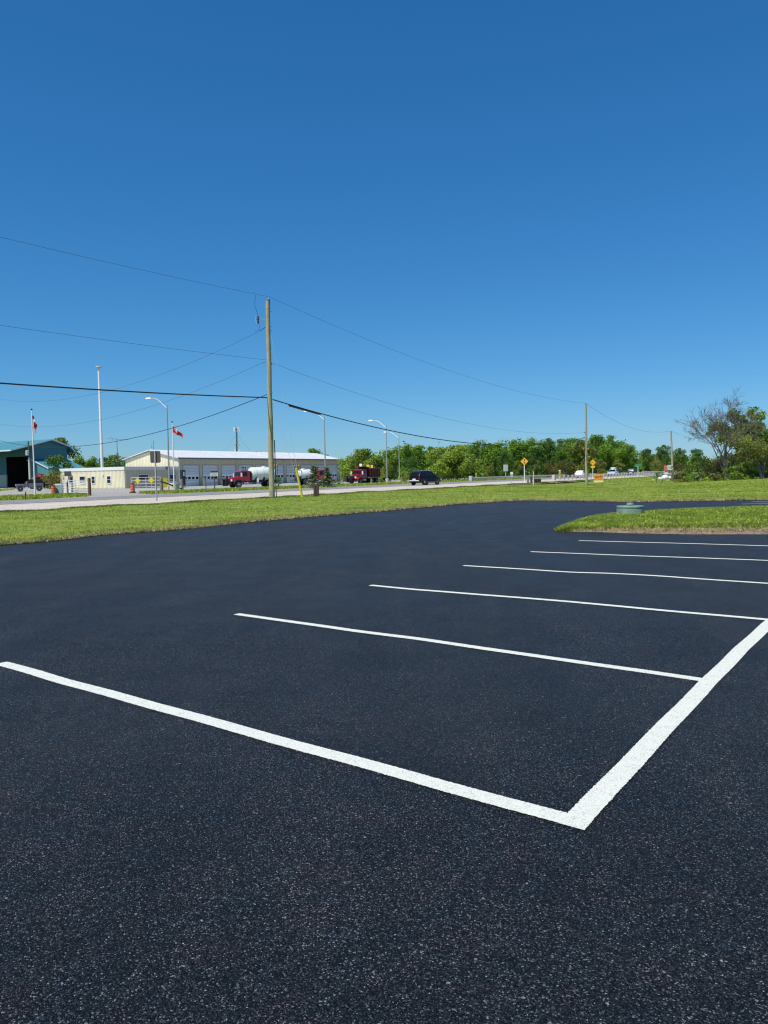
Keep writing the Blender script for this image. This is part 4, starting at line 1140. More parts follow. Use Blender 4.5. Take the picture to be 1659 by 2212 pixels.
# ---- big green riser on the island
p = G(1575.5, 1290, .19)
t = thing('septic_riser', 'round grey-green plastic tank riser with a knobbed lid on the grass island', 'tank riser', (p.x*(p.y+.42)/p.y, p.y+.42, .12))
def riser_mat():
    m, nt, pp = mat('green_plastic')
    n = noise(nt, 2.5, 6, .7); c = ramp(nt, n.outputs[0], [(.3, (.13, .21, .16)), (.55, (.18, .27, .21)), (.72, (.30, .37, .30))])
    nt.links.new(c.outputs[0], pp.inputs['Base Color']); pp.inputs['Roughness'].default_value = .55; bump(nt, pp, n.outputs[0], .2, .01); return m
M_RISER = riser_mat()
ww = (A(1609, 1275, p.y).x - A(1542, 1275, p.y).x)/2
zl = A(1575, 1267, p.y).z - .12; zk = A(1575, 1258.5, p.y).z - .12
MB().lathe([(ww*.985, -.1), (ww*.985, zl-.10), (ww*.97, zl-.055)], 40).build('riser', M_RISER, t, True)
mb = MB()
for k in range(12):
    a = 2*PI*k/12; mb.box(-.02, .02, -.012, .012, .02, zl-.10)
    for i in range(-8, 0):
        x, y, z = mb.v[i]; y2 = y-ww*.99; mb.v[i] = (x*math.cos(a)-y2*math.sin(a), x*math.sin(a)+y2*math.cos(a), z)
mb.build('rib', M_RISER, t)
MB().lathe([(ww*.93, zl-.055), (ww*.93, zl-.035)], 40).build('seal', M_DARK, t)
MB().lathe([(ww*1.0, zl-.036), (ww*1.005, zl-.005), (ww*.97, zl+.012), (ww*.6, zl+.02), (ww*.1, zl+.022)], 44).build('lid', M_RISER, t, True)
MB().lathe([(ww*.26, zl+.03), (ww*.26, zk-.025), (ww*.22, zk), (ww*.05, zk+.005)], 24).build('knob', M_RISER, t, True)

# ------------------------------------------------------------------ STREET LAMPS
def street_lamp(xs, Y, ztop, label, arm=2.7):
    t = thing('street_lamp', label, 'street lamp', (rx(xs, Y), Y, 0), 0, 'galvanised street lamps')
    MB().lathe([(.34, -.1), (.34, .75), (.30, .8)], 16).build('footing', M_CONC, t)
    n = 8; MB().tube([(0, 0, .7+(ztop-.7)*i/n) for i in range(n+1)], [.12-.055*i/n for i in range(n+1)], 10).build('pole', M_STEEL, t, True)
    N = N_; a = [Vector((0, 0, ztop-.35)), N*arm*.5+Vector((0, 0, ztop+.65)), N*arm*.72+Vector((0, 0, ztop+.95)), N*arm*.86+Vector((0, 0, ztop+1.0)), N*arm+Vector((0, 0, ztop+1.02))]
    MB().tube(a, [.06, .052, .048, .045, .042], 8).build('arm', paint((.62, .64, .64), .4, .3), t, True)
    mb = MB(); c = a[-1]; L = .95
    for i, (f, w, h) in enumerate(((0, .09, .08), (.3, .17, .12), (.75, .20, .13), (1, .08, .07))):
        q = c+N*L*f
        S = T_*w; mb.v += [tuple(q-S+Vector((0, 0, -h*.5))), tuple(q+S+Vector((0, 0, -h*.5))), tuple(q+S*.7+Vector((0, 0, h))), tuple(q-S*.7+Vector((0, 0, h)))]
    for i in range(3):
        for k in range(4): mb.f.append((i*4+k, i*4+(k+1) % 4, (i+1)*4+(k+1) % 4, (i+1)*4+k)); mb.m.append(0)
    mb.f += [(3, 2, 1, 0), (12, 13, 14, 15)]; mb.m += [0, 0]
    mb.build('lamp_head', M_WHITE, t)
for xs, Y, yt, lb in ((424, 94, 1013, 'nearest street lamp, in front of the office windows'), (815, 112, 1043, 'street lamp behind the two young spruces'), (969, 134, 1064, 'street lamp on a white footing right of the dump truck'), (1000, 160, 1091, 'farthest and shortest-looking street lamp, left of the black car')):
    street_lamp(xs-1.5, Y, A(xs, yt, Y).z, lb)
# tall high-mast
Yt = 160; xt = rx(256, Yt); zt = A(247, 921, Yt).z
t = thing('high_mast', 'very tall tapering white light mast rising behind the cream office', 'light mast', (xt, Yt, 0))
MB().tube([(0, 0, zt*i/8) for i in range(9)], [.34-.15*i/8 for i in range(9)], 12).build('mast', M_WHITE, t, True)
MB().lathe([(.25, 0), (.55, .10), (.6, .28), (.5, .42), (.2, .5)], 16, None, (0, 0, zt)).build('lamp_ring', paint((.4, .41, .4), .6), t)
# flagpoles
def flagpole(base, zt, label):
    t = thing('flagpole', label, 'flagpole', base, 0, 'white flagpoles')
    MB().tube([(0, 0, -.1), (0, 0, zt*.5), (0, 0, zt)], [.085, .065, .045], 10).build('pole', M_WHITE, t, True)
    MB().lathe([(.02, 0), (.09, .07), (.09, .13), (.02, .2)], 10, None, (0, 0, zt)).build('finial', M_DARK, t); return t
p = G(88, 1240.5); flagpole((p.x, p.y, 0), A(80, 1026, p.y).z, 'white flagpole with a limp red and white flag at the left'); FP1 = p
def cloth(name, U, V_, f, cols, label, loc):
    mb = MB(); 
    for j in range(V_+1):
        for i in range(U+1): mb.v.append(tuple(f(i/U, j/V_)))
    for j in range(V_):
        for i in range(U):
            mb.f.append((j*(U+1)+i, j*(U+1)+i+1, (j+1)*(U+1)+i+1, (j+1)*(U+1)+i)); mb.m.append(mb.mi(cols((i+.5)/U, (j+.5)/V_)))
    o = mb.build(name, None, None, True); o.location = loc; tag(o, label, 'flag'); return o
F_RED = paint((.52, .02, .03), .8, 0, .1, 1); F_WHT = paint((.75, .73, .72), .8); F_BLU = paint((.03, .04, .20), .8)
zf = A(82, 1038, p.y).z; zf2 = A(86, 1081, p.y).z
def limp(u, v):   # u fly, v hoist: the fly end hangs down
    L = 1.55; wdt = .42
    x = .05 + wdt*(u**.7)*(1-.25*v) + .05*math.sin(u*14)
    y = .12*math.sin(u*9+v*2); z = -(v*1.15) - L*u*.78*(1-.1*v)
    return (x*1.0, y, z*.86)
def cac(u, v):
    if u < .25 or u > .75: return F_RED
    if abs(u-.5) < .11*(1-abs(v-.5)*2) + .02 and abs(v-.5) < .32: return F_RED
    return F_WHT
cloth('flag', 44, 18, limp, cac, 'limp red and white maple leaf flag hanging on the left flagpole', (p.x-.02, p.y, zf))
p = G(436, 1229.5); flagpole((p.x, p.y, 0), A(429, 1057, p.y).z, 'white flagpole flying a red ensign in front of the office'); zf = A(431, 1066, p.y).z
def blown(u, v):
    x = .05 + 1.15*u; z = -.75*v*(1-.45*u) - 1.0*u**1.2 + .06*math.sin(u*8+v*2); y = .16*math.sin(u*9+v)
    return (x, y, z)
def ens(u, v):
    if u < .45 and v < .5:
        if abs(u-.225) < .05 or abs(v-.25) < .06: return F_RED
        if abs(u-.225) < .08 or abs(v-.25) < .10 or abs((u/.45)-(v/.5)) < .12 or abs((u/.45)-(1-v/.5)) < .12: return F_WHT
        return F_BLU
    if .66 < u < .80 and .4 < v < .72: return paint((.25, .35, .12), .8)
    return F_RED
cloth('flag', 40, 24, blown, ens, 'red ensign flag with a blue corner blowing on the right flagpole', (p.x, p.y, zf))

# ------------------------------------------------------------------ BUILDINGS
def frame_obj(name, label, cat, corner, group=None):
    """local x along T_ (away along the road), local y = +N_ (deeper)"""
    t = thing(name, label, cat, corner, ROADROT, group); return t
# Garage: front wall on local y=0 facing -y
GC = Vector((-38.3, 144.0, 0)); GL = 52.5; GW_ = 14.5; GE = 5.35; GRZ = 6.85
gar = frame_obj('garage_building', 'long cream vehicle garage with a white roof and ten overhead doors', 'building', GC)
DW, DH = 4.15, 4.0; SP = (GL-1.4)/10
mb = MB()
fr = MB()
# header band over doors + pilasters
mb.ribs((0, 0, 0), (GL, 0, 0), DH+.02, GE, (0, -1, 0), .42, .06)
mb.ribs((0, GW_, 0), (GL, GW_, 0), 0, GE, (0, 1, 0), 1.2, .05)
mb.build('front_wall', M_CREAM_SHADE, gar)
def gtop(a, e=GE, r=GRZ, w=GW_): return e + (r-e)*(1-abs(a/w*2-1))
MB().ribs((0, 0, 0), (0, GW_, 0), 0, GE, (-1, 0, 0), .42, .06, None, gtop).build('gable_wall', M_CREAM, gar); mb = MB(); mb.ribs((GL, 0, 0), (GL, GW_, 0), 0, GE, (1, 0, 0), .6, .05, None, gtop); mb.build('gable_wall', M_CREAM, gar)
mb = MB()
for i in range(11):
    x0 = 0 if i == 0 else 1.2 + (i-1)*SP + DW; x1 = 1.2+i*SP if i < 10 else GL
    if x1 > x0: mb.box(x0+.001, x1-.001, -.02, .35, 0, DH)
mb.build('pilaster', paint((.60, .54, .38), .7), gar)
mb = MB(); mb.box(0, GL, .36, .4, 0, DH+.3); mb.build('inner_wall', M_DARK, gar)
mb = MB(); o = .5
A0, B0_, C0 = (-o, -o, GE-.06), (-o, GW_/2, GRZ+.12), (-o, GW_+o, GE-.06)
th = .14
for (p0, p1) in ((A0, B0_), (B0_, C0)):
    vs = [p0, (GL+o, p0[1], p0[2]), (GL+o, p1[1], p1[2]), p1]; vs2 = [(x, y, z+th) for x, y, z in vs]
    mb.add(vs+vs2, [(3, 2, 1, 0), (4, 5, 6, 7), (0, 1, 5, 4), (1, 2, 6, 5), (2, 3, 7, 6), (3, 0, 4, 7)])
mb.build('roof', M_ROOFW, gar)
mb = MB(); mb.box(-o, GL+o, -o-.09, -o-.003, GE-.22, GE+.06); mb.build('gutter', paint((.20, .19, .17), .6), gar)
mb = MB()
for i in range(50):
    x = i*GL/50; mb.tube([(x, -o, GE+.10), (x, GW_/2, GRZ+.275)], .03, 4, cap=False)
mb.build('roof_seam', M_ROOFW, gar)
for x in (.1, 1.2+3*SP-.45, 1.2+7*SP-.45, GL-.12): MB().box(x-.08, x+.08, -.20, -.09, 0, GE-.1).build('downpipe', M_CREAM if x > 1 else M_WHITE, gar)
for i in range(10):
    x0 = 1.2+i*SP; d_ = MB().box(x0, x0+DW, .10, .14, 0, DH-.01, M_WHITE)
    mb = MB(); hpan = DH/7
    for k in range(7):
        z0 = k*hpan; mcol = paint((.86, .86, .84), .45) if k < 4 else paint((.66, .70, .71), .5)
        mb.box(x0, x0+DW, .06, .12, z0+.015, z0+hpan-.02, mcol)
    d = mb.build('overhead_door', None, gar)
    for k in range(4):
        wx = x0+.28+k*(DW-.1)/4
        MB().box(wx, wx+.62, .035, .058, 1.32, 1.78).build('pane', M_GLASS, d)
    MB().box(x0-.06, x0-.002, -.06, .1, 0, DH).box(x0+DW+.002, x0+DW+.06, -.06, .1, 0, DH).box(x0-.06, x0+DW+.06, -.08, .1, DH-.008, DH+.06).build('door_trim', paint((.25, .22, .17), .7), d)
ords = ['first', 'second', 'third', 'fourth', 'fifth', 'sixth', 'seventh', 'eighth', 'ninth', 'tenth']
b0 = None
for i in range(10):
    for sgn, wd in ((-.28, 'left'), (DW+.28, 'right')):
        x = 1.2+i*SP+sgn; pos = GC + T_*x - N_*.8
        lb = 'cream bollard at the %s side of the %s garage door from the office' % (wd, ords[i])
        if b0 is None:
            b0 = thing('bollard', lb, 'bollard', pos, 0, 'bollards beside the garage doors')
            MB().lathe([(.17, -.1), (.17, 1.45), (.13, 1.56), (.04, 1.6)], 12).build('post', paint((.78, .70, .42), .5), b0, True)
        else: dup(b0, pos, 0, lb)

# Office
OC = Vector((-44.0, 131.0, 0)); OL = 12.3; OD = 17.3; OH = 3.15; OF = .55
off = frame_obj('office_building', 'low flat-roofed cream metal-clad office joined to the left end of the garage', 'building', OC)
MB().ribs((0, 0, 0), (OL, 0, 0), .12, OH, (0, -1, 0), .34, .07).build('front_wall', M_CREAM_SHADE, off)
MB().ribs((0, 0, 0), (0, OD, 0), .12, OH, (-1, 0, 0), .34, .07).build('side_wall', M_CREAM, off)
MB().box(.03, OL, .03, OD, 0, .12).box(.05, OL, .05, OD, .12, OH).build('core', M_CREAM, off)
MB().box(-.12, OL, -.12, OD+.1, OH, OH+OF).build('fascia', M_FASCIA, off)
def win(parent, x, z, w, h, side, panes=2, split='v'):
    """side 'f': front wall (y=0); 's': side wall (x=0), position along y"""
    def bx(a0, a1, z0, z1, o0, o1):
        return (a0, a1, -o1, -o0, z0, z1) if side == 'f' else (-o1, -o0, a0, a1, z0, z1)
    m = MB().box(*bx(x-w/2-.12, x+w/2+.12, z-h/2-.12, z+h/2+.12, .02, .13)); W_ = m.build('window', M_WHITE, parent)
    if split == 'sill':
        MB().box(*bx(x-w/2, x+w/2, z-h/2+.38, z+h/2, .132, .15)).build('pane', M_GLASS, W_)
        MB().box(*bx(x-w/2, x-.04, z-h/2+.04, z-h/2+.26, .132, .15)).box(*bx(x+.04, x+w/2, z-h/2+.04, z-h/2+.26, .132, .15)).build('pane', M_GLASS, W_)
    else:
        MB().box(*bx(x-w/2, x+w/2, z+.04, z+h/2, .132, .15)).box(*bx(x-w/2, x+w/2, z-h/2, z-.04, .132, .15)).build('pane', M_GLASS, W_)
win(off, 4.0, 1.65, 2.0, 1.15, 'f', split='sill'); win(off, 10.4, 1.65, 1.9, 1.15, 'f', split='sill')
win(off, 3.9, 1.55, .85, 1.15, 's'); win(off, 11.0, 1.6, 1.4, 1.15, 's', split='sill') 
win(off, 7.85-.6, 1.55, .75, 1.15, 's') if False else None
win(off, 8.05, 1.55, .8, 1.15, 's')
dd_ = MB().box(-.12, -.02, 13.7, 14.8, .1, 2.35).build('door', paint((.16, .17, .19), .5), off)
MB().box(-.15, -.122, 13.85, 14.3, 1.2, 2.1).build('pane', M_GLASS, dd_)
MB().lathe([(.18, 0), (.22, .1), (.1, .3)], 8, None, (-.2, 14.2, 2.6)).build('wall_lamp', M_DARK, off)
MB().box(-.2, -.08, 5.3, 5.6, 2.2, 2.5).build('wall_lamp', M_CREAM, off)
MB().box(8.8, 9.5, -.35, -.12, OH-.02, OH+OF+.02).build('duct', paint((.25, .25, .24), .6), off)
# antennas behind / on roof
Ya = 165
t = thing('antenna', 'television antenna with a long horizontal boom on a lattice mast behind the office', 'antenna', (rx(295, Ya), Ya, 0))
zt = A(294, 1098, Ya).z
mb = MB(); mb.tube([(0, 0, 0), (0, 0, zt)], .06, 5)
for k in range(3):
    a = k*2.09; mb.tube([(.22*math.cos(a), .22*math.sin(a), 0), (.22*math.cos(a), .22*math.sin(a), zt*.72)], .03, 4)
for i in range(int(zt*.72/.6)):
    for k in range(3):
        a, b = k*2.09, (k+1)*2.09; mb.tube([(.22*math.cos(a), .22*math.sin(a), i*.6), (.22*math.cos(b), .22*math.sin(b), i*.6+.6)], .02, 3, cap=False)
mb.build('mast', M_SIGNBACK, t)
mb = MB(); mb.tube([(-2.1, 0, zt+.15), (2.6, 0, zt-.15)], .03, 4)
for i in range(9): x = -1.9+i*.5; mb.tube([(x, -.6+.04*i, zt+.14-i*.03), (x, .6-.04*i, zt+.14-i*.03)], .02, 3)
mb.tube([(-1.3, 0, zt+.7), (-.8, 0, zt), (-1.2, 0, zt-.5)], .025, 4); mb.build('boom', M_SIGNBACK, t)
Ya = 150
t = thing('antenna', 'small whip antenna standing at the ridge of the garage gable', 'antenna', (rx(386, Ya), Ya, 5.4))
z2 = A(386, 1101, Ya).z-5.4; MB().tube([(0, 0, 0), (0, 0, z2)], .035, 5).build('mast', M_SIGNBACK, t)
MB().tube([(-.5, 0, z2*.62), (.15, 0, z2*.62)], .02, 4).tube([(-.4, 0, z2*.62), (-.4, 0, z2*.75)], .03, 4).build('crossarm', M_SIGNBACK, t)
# cell tower far away
Yc = 420; zc = A(592, 1064, Yc).z
t = thing('cell_tower', 'distant slender cell tower with white panel antennas above the garage roof', 'cell tower', (rx(594, Yc), Yc, 0))
mb = MB()
for k in range(3):
    a = k*2.09+.5; mb.tube([(.55*math.cos(a), .55*math.sin(a), 0), (.35*math.cos(a), .35*math.sin(a), zc-1)], .11, 4)
for i in range(int(zc/1.4)-1):
    for k in range(3):
        a, b = k*2.09+.5, (k+1)*2.09+.5; mb.tube([(.45*math.cos(a), .45*math.sin(a), i*1.4), (.45*math.cos(b), .45*math.sin(b), i*1.4+1.4)], .06, 3, cap=False)
mb.build('mast', M_SIGNBACK, t)
for j, (zz, rr_, hh2) in enumerate(((zc-2.0, 1.5, 2.2), (zc-10.5, 1.1, 1.4), (zc-13.5, 1.3, 1.6))):
    mb = MB()
    for k in range(5):
        a = k*1.2566+.4; x, y = rr_*math.cos(a), rr_*math.sin(a); mb.box(x-.22, x+.22, y-.15, y+.15, zz-hh2/2, zz+hh2/2, M_WHITE if j != 1 else M_GALV); mb.tube([(0, 0, zz), (x, y, zz)], .08, 4, M_SIGNBACK)
    mb.build('panel_antenna', None, t)
mb = MB(); 
for ex in (18, -18): mb.tube([(0, 0, zc*.85), (ex, 4, 0)], .03, 3, cap=False)
mb.build('guy_cable', M_SIGNBACK, t)

# Teal shed (local x along T_, local y along N_, gable wall B on y=0 for x 0..10.5)
TC = Vector((-91.0, 200.0, 0)); ST = frame_obj('salt_shed', 'large teal metal storage shed with a tall dark doorway and concrete base', 'building', TC)
Z0 = 10.9
def sroof(x):   # roof height along local x
    pts = [(-6.6, 9.3), (5.1, 12.3), (10.5, 10.6), (12.0, 9.1)]
    for (a, za), (b, zb) in zip(pts[:-1], pts[1:]):
        if x <= b: return za+(zb-za)*(x-a)/(b-a)
    return pts[-1][1]
DEP = 42
mb = MB(); mb.ribs((0, 0, 0), (10.5, 0, 0), 0, 9, (0, -1, 0), .5, .06, None, lambda a: sroof(a)-.05); mb.build('gable_wall', M_TEAL, ST)
# side wall A (x=0, along +y) with doorway y 0.5..14
DY0, DY1, DHT = 1.0, 11.2, 8.0
mb = MB()
mb.ribs((0, 0, 0), (0, DY0, 0), 0, 9, (-1, 0, 0), .5, .06, None, lambda a: sroof(0)-.05)
mb.ribs((0, DY0, 0), (0, DY1, 0), DHT, 9, (-1, 0, 0), .5, .06, None, lambda a: sroof(0)-.05)
mb.ribs((0, DY1, 0), (0, DEP, 0), 3.3, 9, (-1, 0, 0), .5, .06, None, lambda a: sroof(0)-.05)
mb.build('side_wall', paint((.07, .21, .24), .5, 0, .08, .3), ST)
MB().box(-.15, .2, DY1+.1, DEP, 0, 3.3).build('concrete_base', M_CONC, ST)
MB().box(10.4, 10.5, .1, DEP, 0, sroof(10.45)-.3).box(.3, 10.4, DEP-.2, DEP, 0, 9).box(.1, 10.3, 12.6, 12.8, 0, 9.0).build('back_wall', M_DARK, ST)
MB().box(-.12, -.02, DY0-.1, DY0, 0, DHT+.1).box(-.12, -.02, DY1, DY1+.1, 0, DHT+.1).box(-.12, -.02, DY0, DY1, DHT, DHT+.12).build('door_trim', M_TEALR, ST)
mb = MB(); OV = 1.4; pts = [(-6.6, 9.3), (5.1, 12.3), (10.5, 10.6), (12.0, 9.1)]
for (a, za), (b, zb) in zip(pts[:-1], pts[1:]):
    vs = [(a, -OV, za), (b, -OV, zb), (b, DEP, zb), (a, DEP, za)]; vs2 = [(x, y, z+.18) for x, y, z in vs]
    mb.add(vs+vs2, [(3, 2, 1, 0), (4, 5, 6, 7), (0, 1, 5, 4), (1, 2, 6, 5), (2, 3, 7, 6), (3, 0, 4, 7)])
mb.build('roof', M_TEALR, ST)
mb = MB()
for (a, za), (b, zb) in zip(pts[:-1], pts[1:]):
    vs = [(a, -OV-.06, za-.12), (b, -OV-.06, zb-.12), (b, -OV-.06, zb+.22), (a, -OV-.06, za+.22)]; vs2 = [(x, y+.055, z) for x, y, z in vs]
    mb.add(vs+vs2, [(0, 1, 2, 3), (7, 6, 5, 4), (0, 4, 5, 1), (3, 2, 6, 7)])
mb.box(-6.7, -6.605, -OV, DEP, 9.15, 9.5); mb.build('roof_trim', paint((.62, .74, .76), .4), ST)
mb = MB(); pj = 7.2
vs = [(-.3, 0.0, 7.05), (10.5, 0.0, 7.05), (10.9, -pj, 4.6), (-.3, -pj, 4.6)]; vs2 = [(x, y, z+.14) for x, y, z in vs]
mb.add(vs+vs2, [(0, 1, 2, 3), (7, 6, 5, 4), (0, 4, 5, 1), (1, 5, 6, 2), (2, 6, 7, 3), (3, 7, 4, 0)]); mb.build('lean_to_roof', M_TEALR, ST)
mb = MB(); mb.ribs((0, -pj+.3, 0), (0, -.05, 0), 0, 4, (-1, 0, 0), .5, .05, None, lambda a: 4.62+a*.34); mb.ribs((0, -pj+.35, 0), (10.5, -pj+.35, 0), 0, 4.5, (0, -1, 0), .5, .05); mb.build('lean_to_wall', paint((.08, .24, .27), .5, 0, .08, .3), ST)
mb = MB(); vs = [(-.36, -.02, 6.95), (-.36, -pj, 4.5), (-.36, -pj, 4.78), (-.36, -.02, 7.24)]; vs2 = [(x+.055, y, z) for x, y, z in vs]
mb.add(vs+vs2, [(0, 1, 2, 3), (7, 6, 5, 4), (3, 2, 6, 7), (0, 4, 5, 1)]); mb.build('lean_to_trim', paint((.62, .74, .76), .4), ST)
MB().lathe([(.15, 0), (.35, .1), (.35, .5), (.1, .6)], 10, None, (-.5, 14.5, 8.0)).build('wall_lamp', M_WHITE, ST)
# pole with transformer in front of the shed
Yt = 150; t = thing('utility_pole', 'grey pole with a drum transformer in front of the teal shed doorway', 'utility pole', (rx(74, Yt), Yt, 0), 0, 'wooden utility poles')
zt = A(72, 1103, Yt).z
MB().tube([(0, 0, -.1), (0, 0, zt*.66)], [.2, .17], 10).build('pole', M_CONC, t); MB().tube([(0, 0, zt*.66), (0, 0, zt)], [.16, .13], 8).build('pole_top', M_SIGNBACK, t)
MB().lathe([(.05, 0), (.33, .05), (.33, .95), (.1, 1.05)], 12, None, (-.1, -.42, zt*.70)).build('transformer', M_GALV, t)
mb = MB(); mb.tube([(-.7, 0, zt-.5), (.25, 0, zt-.5)], .05, 5); mb.tube([(-.5, 0, zt*.6), (0, 0, zt*.6)], .05, 5); mb.build('crossarm', M_SIGNBACK, t)

# ------------------------------------------------------------------ VEHICLES (local x forward, y left)
def wheels(t, pts, r, w, rim_m=M_RIM, dual=False):
    for (x, y) in pts:
        s = 1 if y > 0 else -1
        mb = MB().lathe([(r*.62, -w/2), (r*.94, -w/2), (r, -w*.35), (r, w*.35), (r*.94, w/2), (r*.62, w/2)], 20, None, (x, y, r), 'y'); wo_ = mb.build('wheel', M_TYRE, t, False)
        c = y + s*(w/2)
        MB().lathe([(r*.62, -s*.04), (r*.58, s*.004), (r*.25, -s*.03), (r*.2, s*.02)] if s > 0 else [(r*.2, -.02), (r*.25, .03), (r*.58, -.004), (r*.62, .04)], 16, None, (x, c, r), 'y').build('rim', rim_m, wo_)
def loft(mb, secs, m=None, cap=True):
    n = len(secs[0]); b = len(mb.v)
    for s_ in secs: mb.v += [tuple(p) for p in s_]
    k = mb.mi(m)
    for i in range(len(secs)-1):
        for j in range(n):
            j2 = (j+1) % n; mb.f.append((b+i*n+j, b+i*n+j2, b+(i+1)*n+j2, b+(i+1)*n+j)); mb.m.append(k)
    if cap:
        mb.f.append(tuple(range(b+n-1, b-1, -1))); mb.m.append(k); L = b+(len(secs)-1)*n; mb.f.append(tuple(range(L, L+n))); mb.m.append(k)
def car(label, loc, heading, st, W_, paint_m, r=.36, wx=(-1.42, 1.42), cat='car', name='car', glass=None, extra=None, plate=True, group=None, lights=True):
    """st: stations (x, zbot, zbelt, ztop, width scale at belt, width at top); glass: (i0,i1) station range with side glass"""
    t = thing(name, label, cat, loc, heading, group)
    mb = MB(); secs = []
    for (x, zb, zl, zt, wb, wt) in st:
        h = W_/2
        secs.append([(x, -h*wb*.86, zb), (x, -h*wb, zb+.16), (x, -h*wb*1.0, zl-.08), (x, -h*wb*.97, zl), (x, -h*wt, zt-.03 if zt > zl+.05 else zt), (x, -h*wt*.8, zt+.0), (x, 0, zt+.03),
                     (x, h*wt*.8, zt), (x, h*wt, zt-.03 if zt > zl+.05 else zt), (x, h*wb*.97, zl), (x, h*wb, zl-.08), (x, h*wb, zb+.16), (x, h*wb*.86, zb)])
    loft(mb, secs); body = mb.build('body', paint_m, t, True)
    g0, g1 = glass
    for s in (-1, 1):
        for i in range(g0, g1):
            a, b = st[i], st[i+1]; h = W_/2; m_ = MB()
            def P(q, f, g):   # f: 0 belt..1 top
                z = q[2]+(q[3]-.03-q[2])*f; w = h*(q[4]*.97+(q[5]-q[4]*.97)*f)+.012; return (q[0]+g, s*w, z)
            if a[3]-a[2] < .1 or b[3]-b[2] < .1: 
                f0, f1 = (.08, .86)
            else: f0, f1 = .06, .86
            m_.add([P(a, f0, .04), P(b, f0, -.04), P(b, f1, -.04), P(a, f1, .04)], [(0, 1, 2, 3)])
            m_.build('side_window', M_GLASS, t)
    # windshield between station g1 and g1+1; rear glass between g0 and g0-1
    def screen(i, j, nm, off_):
        a, b = st[i], st[j]; h = W_/2; sg = 1 if b[0] > a[0] else -1
        z0, z1 = b[3]+.06 if b[3] <= b[2]+.06 else b[2]+.04, a[3]-.05
        x0, x1 = b[0]+off_*sg, a[0]+off_*sg+.05*sg
        m_ = MB().add([(x0, -h*b[4]*.80, z0), (x0, h*b[4]*.80, z0), (x1, h*a[5]*.86, z1), (x1, -h*a[5]*.86, z1)], [(0, 1, 2, 3)]); m_.build(nm, M_GLASS, t)
    screen(g1, g1+1, 'windshield', .03); screen(g0, g0-1, 'rear_window', .03)
    wheels(t, [(wx[0], -W_/2+.10), (wx[0], W_/2-.10), (wx[1], -W_/2+.10), (wx[1], W_/2-.10)], r, .24)
    for x in wx:
        for s in (-1, 1): MB().lathe([(r*1.18, -.02), (r*1.18, .02)], 18, None, (x, s*(W_/2-.002), r*1.02), 'y').build('wheel_arch', M_DARK, t)
    x0, x1 = st[0][0], st[-1][0]; zl0, zl1 = st[0][2], st[-1][2]
    MB().box(x0-.05, x0+.1, -W_/2*.9, W_/2*.9, st[0][1]+.02, st[0][1]+.24, bev=.02).build('rear_bumper', paint((.06, .06, .06), .6) if paint_m != M_WHITE else M_WHITE, t)
    MB().box(x1-.1, x1+.05, -W_/2*.9, W_/2*.9, st[-1][1]+.02, st[-1][1]+.26, bev=.02).build('front_bumper', M_BLACK, t)
    for s in (-1, 1):
        MB().box(x0-.03, x0+.08, s*W_/2*.92-.14*(s > 0)-.0, s*W_/2*.92+.14*(s < 0), zl0-.24, zl0-.08).build('tail_light', paint((.35, .02, .02), .25), t)
        MB().box(x1-.08, x1+.03, s*W_/2*.9-.2*(s > 0), s*W_/2*.9+.2*(s < 0), zl1-.22, zl1-.08).build('headlight', paint((.7, .7, .68), .15), t)
        MB().box(st[g1][0]+.25, st[g1][0]+.4, s*(W_/2+.02)-.0*s, s*(W_/2+.17), st[g1][2]-.02, st[g1][2]+.14).build('mirror', paint_m, t)
    if plate: MB().box(x0-.045, x0-.03, -.26, .26, zl0-.36, zl0-.2).build('licence_plate', M_WHITE, t)
    return t
SUV_ST = [(-2.42, .42, 1.02, 1.04, .93, .86), (-2.30, .34, 1.08, 1.25, .97, .82), (-1.95, .30, 1.10, 1.68, 1, .76), (-1.3, .30, 1.10, 1.76, 1, .76), (-.2, .28, 1.08, 1.78, 1, .76), (.55, .28, 1.06, 1.68, 1, .76), (1.25, .28, 1.04, 1.10, 1, .82), (2.0, .30, .98, 1.00, .98, .82), (2.35, .36, .86, .88, .88, .72)]
M_CARBLK = paint((.006, .006, .007), .3, 0, .1, 2, .22, .08)
Yc_ = 104; pc = Vector((rx(1063, Yc_), Yc_, .035))
hd = math.atan2(.76, .65)
t = car('black sport utility car driving away along the road', pc, hd, SUV_ST, 1.95, M_CARBLK, .37, glass=(2, 5)); t.scale = (1.0, 1.0, 1.07)
MB().box(-2.485, -2.47, -.8, .8, .55, .63).build('chrome_strip', M_WHITE, t); MB().box(-1.0, 1.0, -1.0, -.97, .33, .38).build('side_trim', M_GALV, t)
for s in (-.68, .68): MB().tube([(-1.8, s, 1.78), (-1.6, s, 1.82), (.3, s, 1.82), (.5, s, 1.76)], .02, 5).build('roof_rail', M_GALV, t)
SED = [(-2.3, .42, .92, .94, .92, .8), (-2.15, .32, .98, 1.05, .97, .8), (-1.55, .28, 1.0, 1.42, 1, .72), (-.8, .26, .98, 1.52, 1, .72), (-.1, .26, .97, 1.52, 1, .72), (.35, .26, .96, 1.44, 1, .72), (1.05, .26, .92, .98, 1, .8), (1.9, .3, .84, .86, .97, .78), (2.25, .36, .74, .76, .88, .7)]
road_a = ROADROT
Yc_ = 160; car('white car half hidden behind the second utility pole and the guardrail', Vector((rx(1452, Yc_), Yc_, .035)), road_a+.12, SED, 1.85, M_WHITE, .34, wx=(-1.35, 1.35), glass=(2, 5))
Yc_ = 186; t = car('pale silver-blue car with a box on its roof coming along the road', Vector((rx(1533, Yc_), Yc_, .035)), road_a+PI+.05, SUV_ST, 1.9, paint((.50, .58, .62), .3, 0, .05, 2, .5, .5), .36, glass=(2, 5))
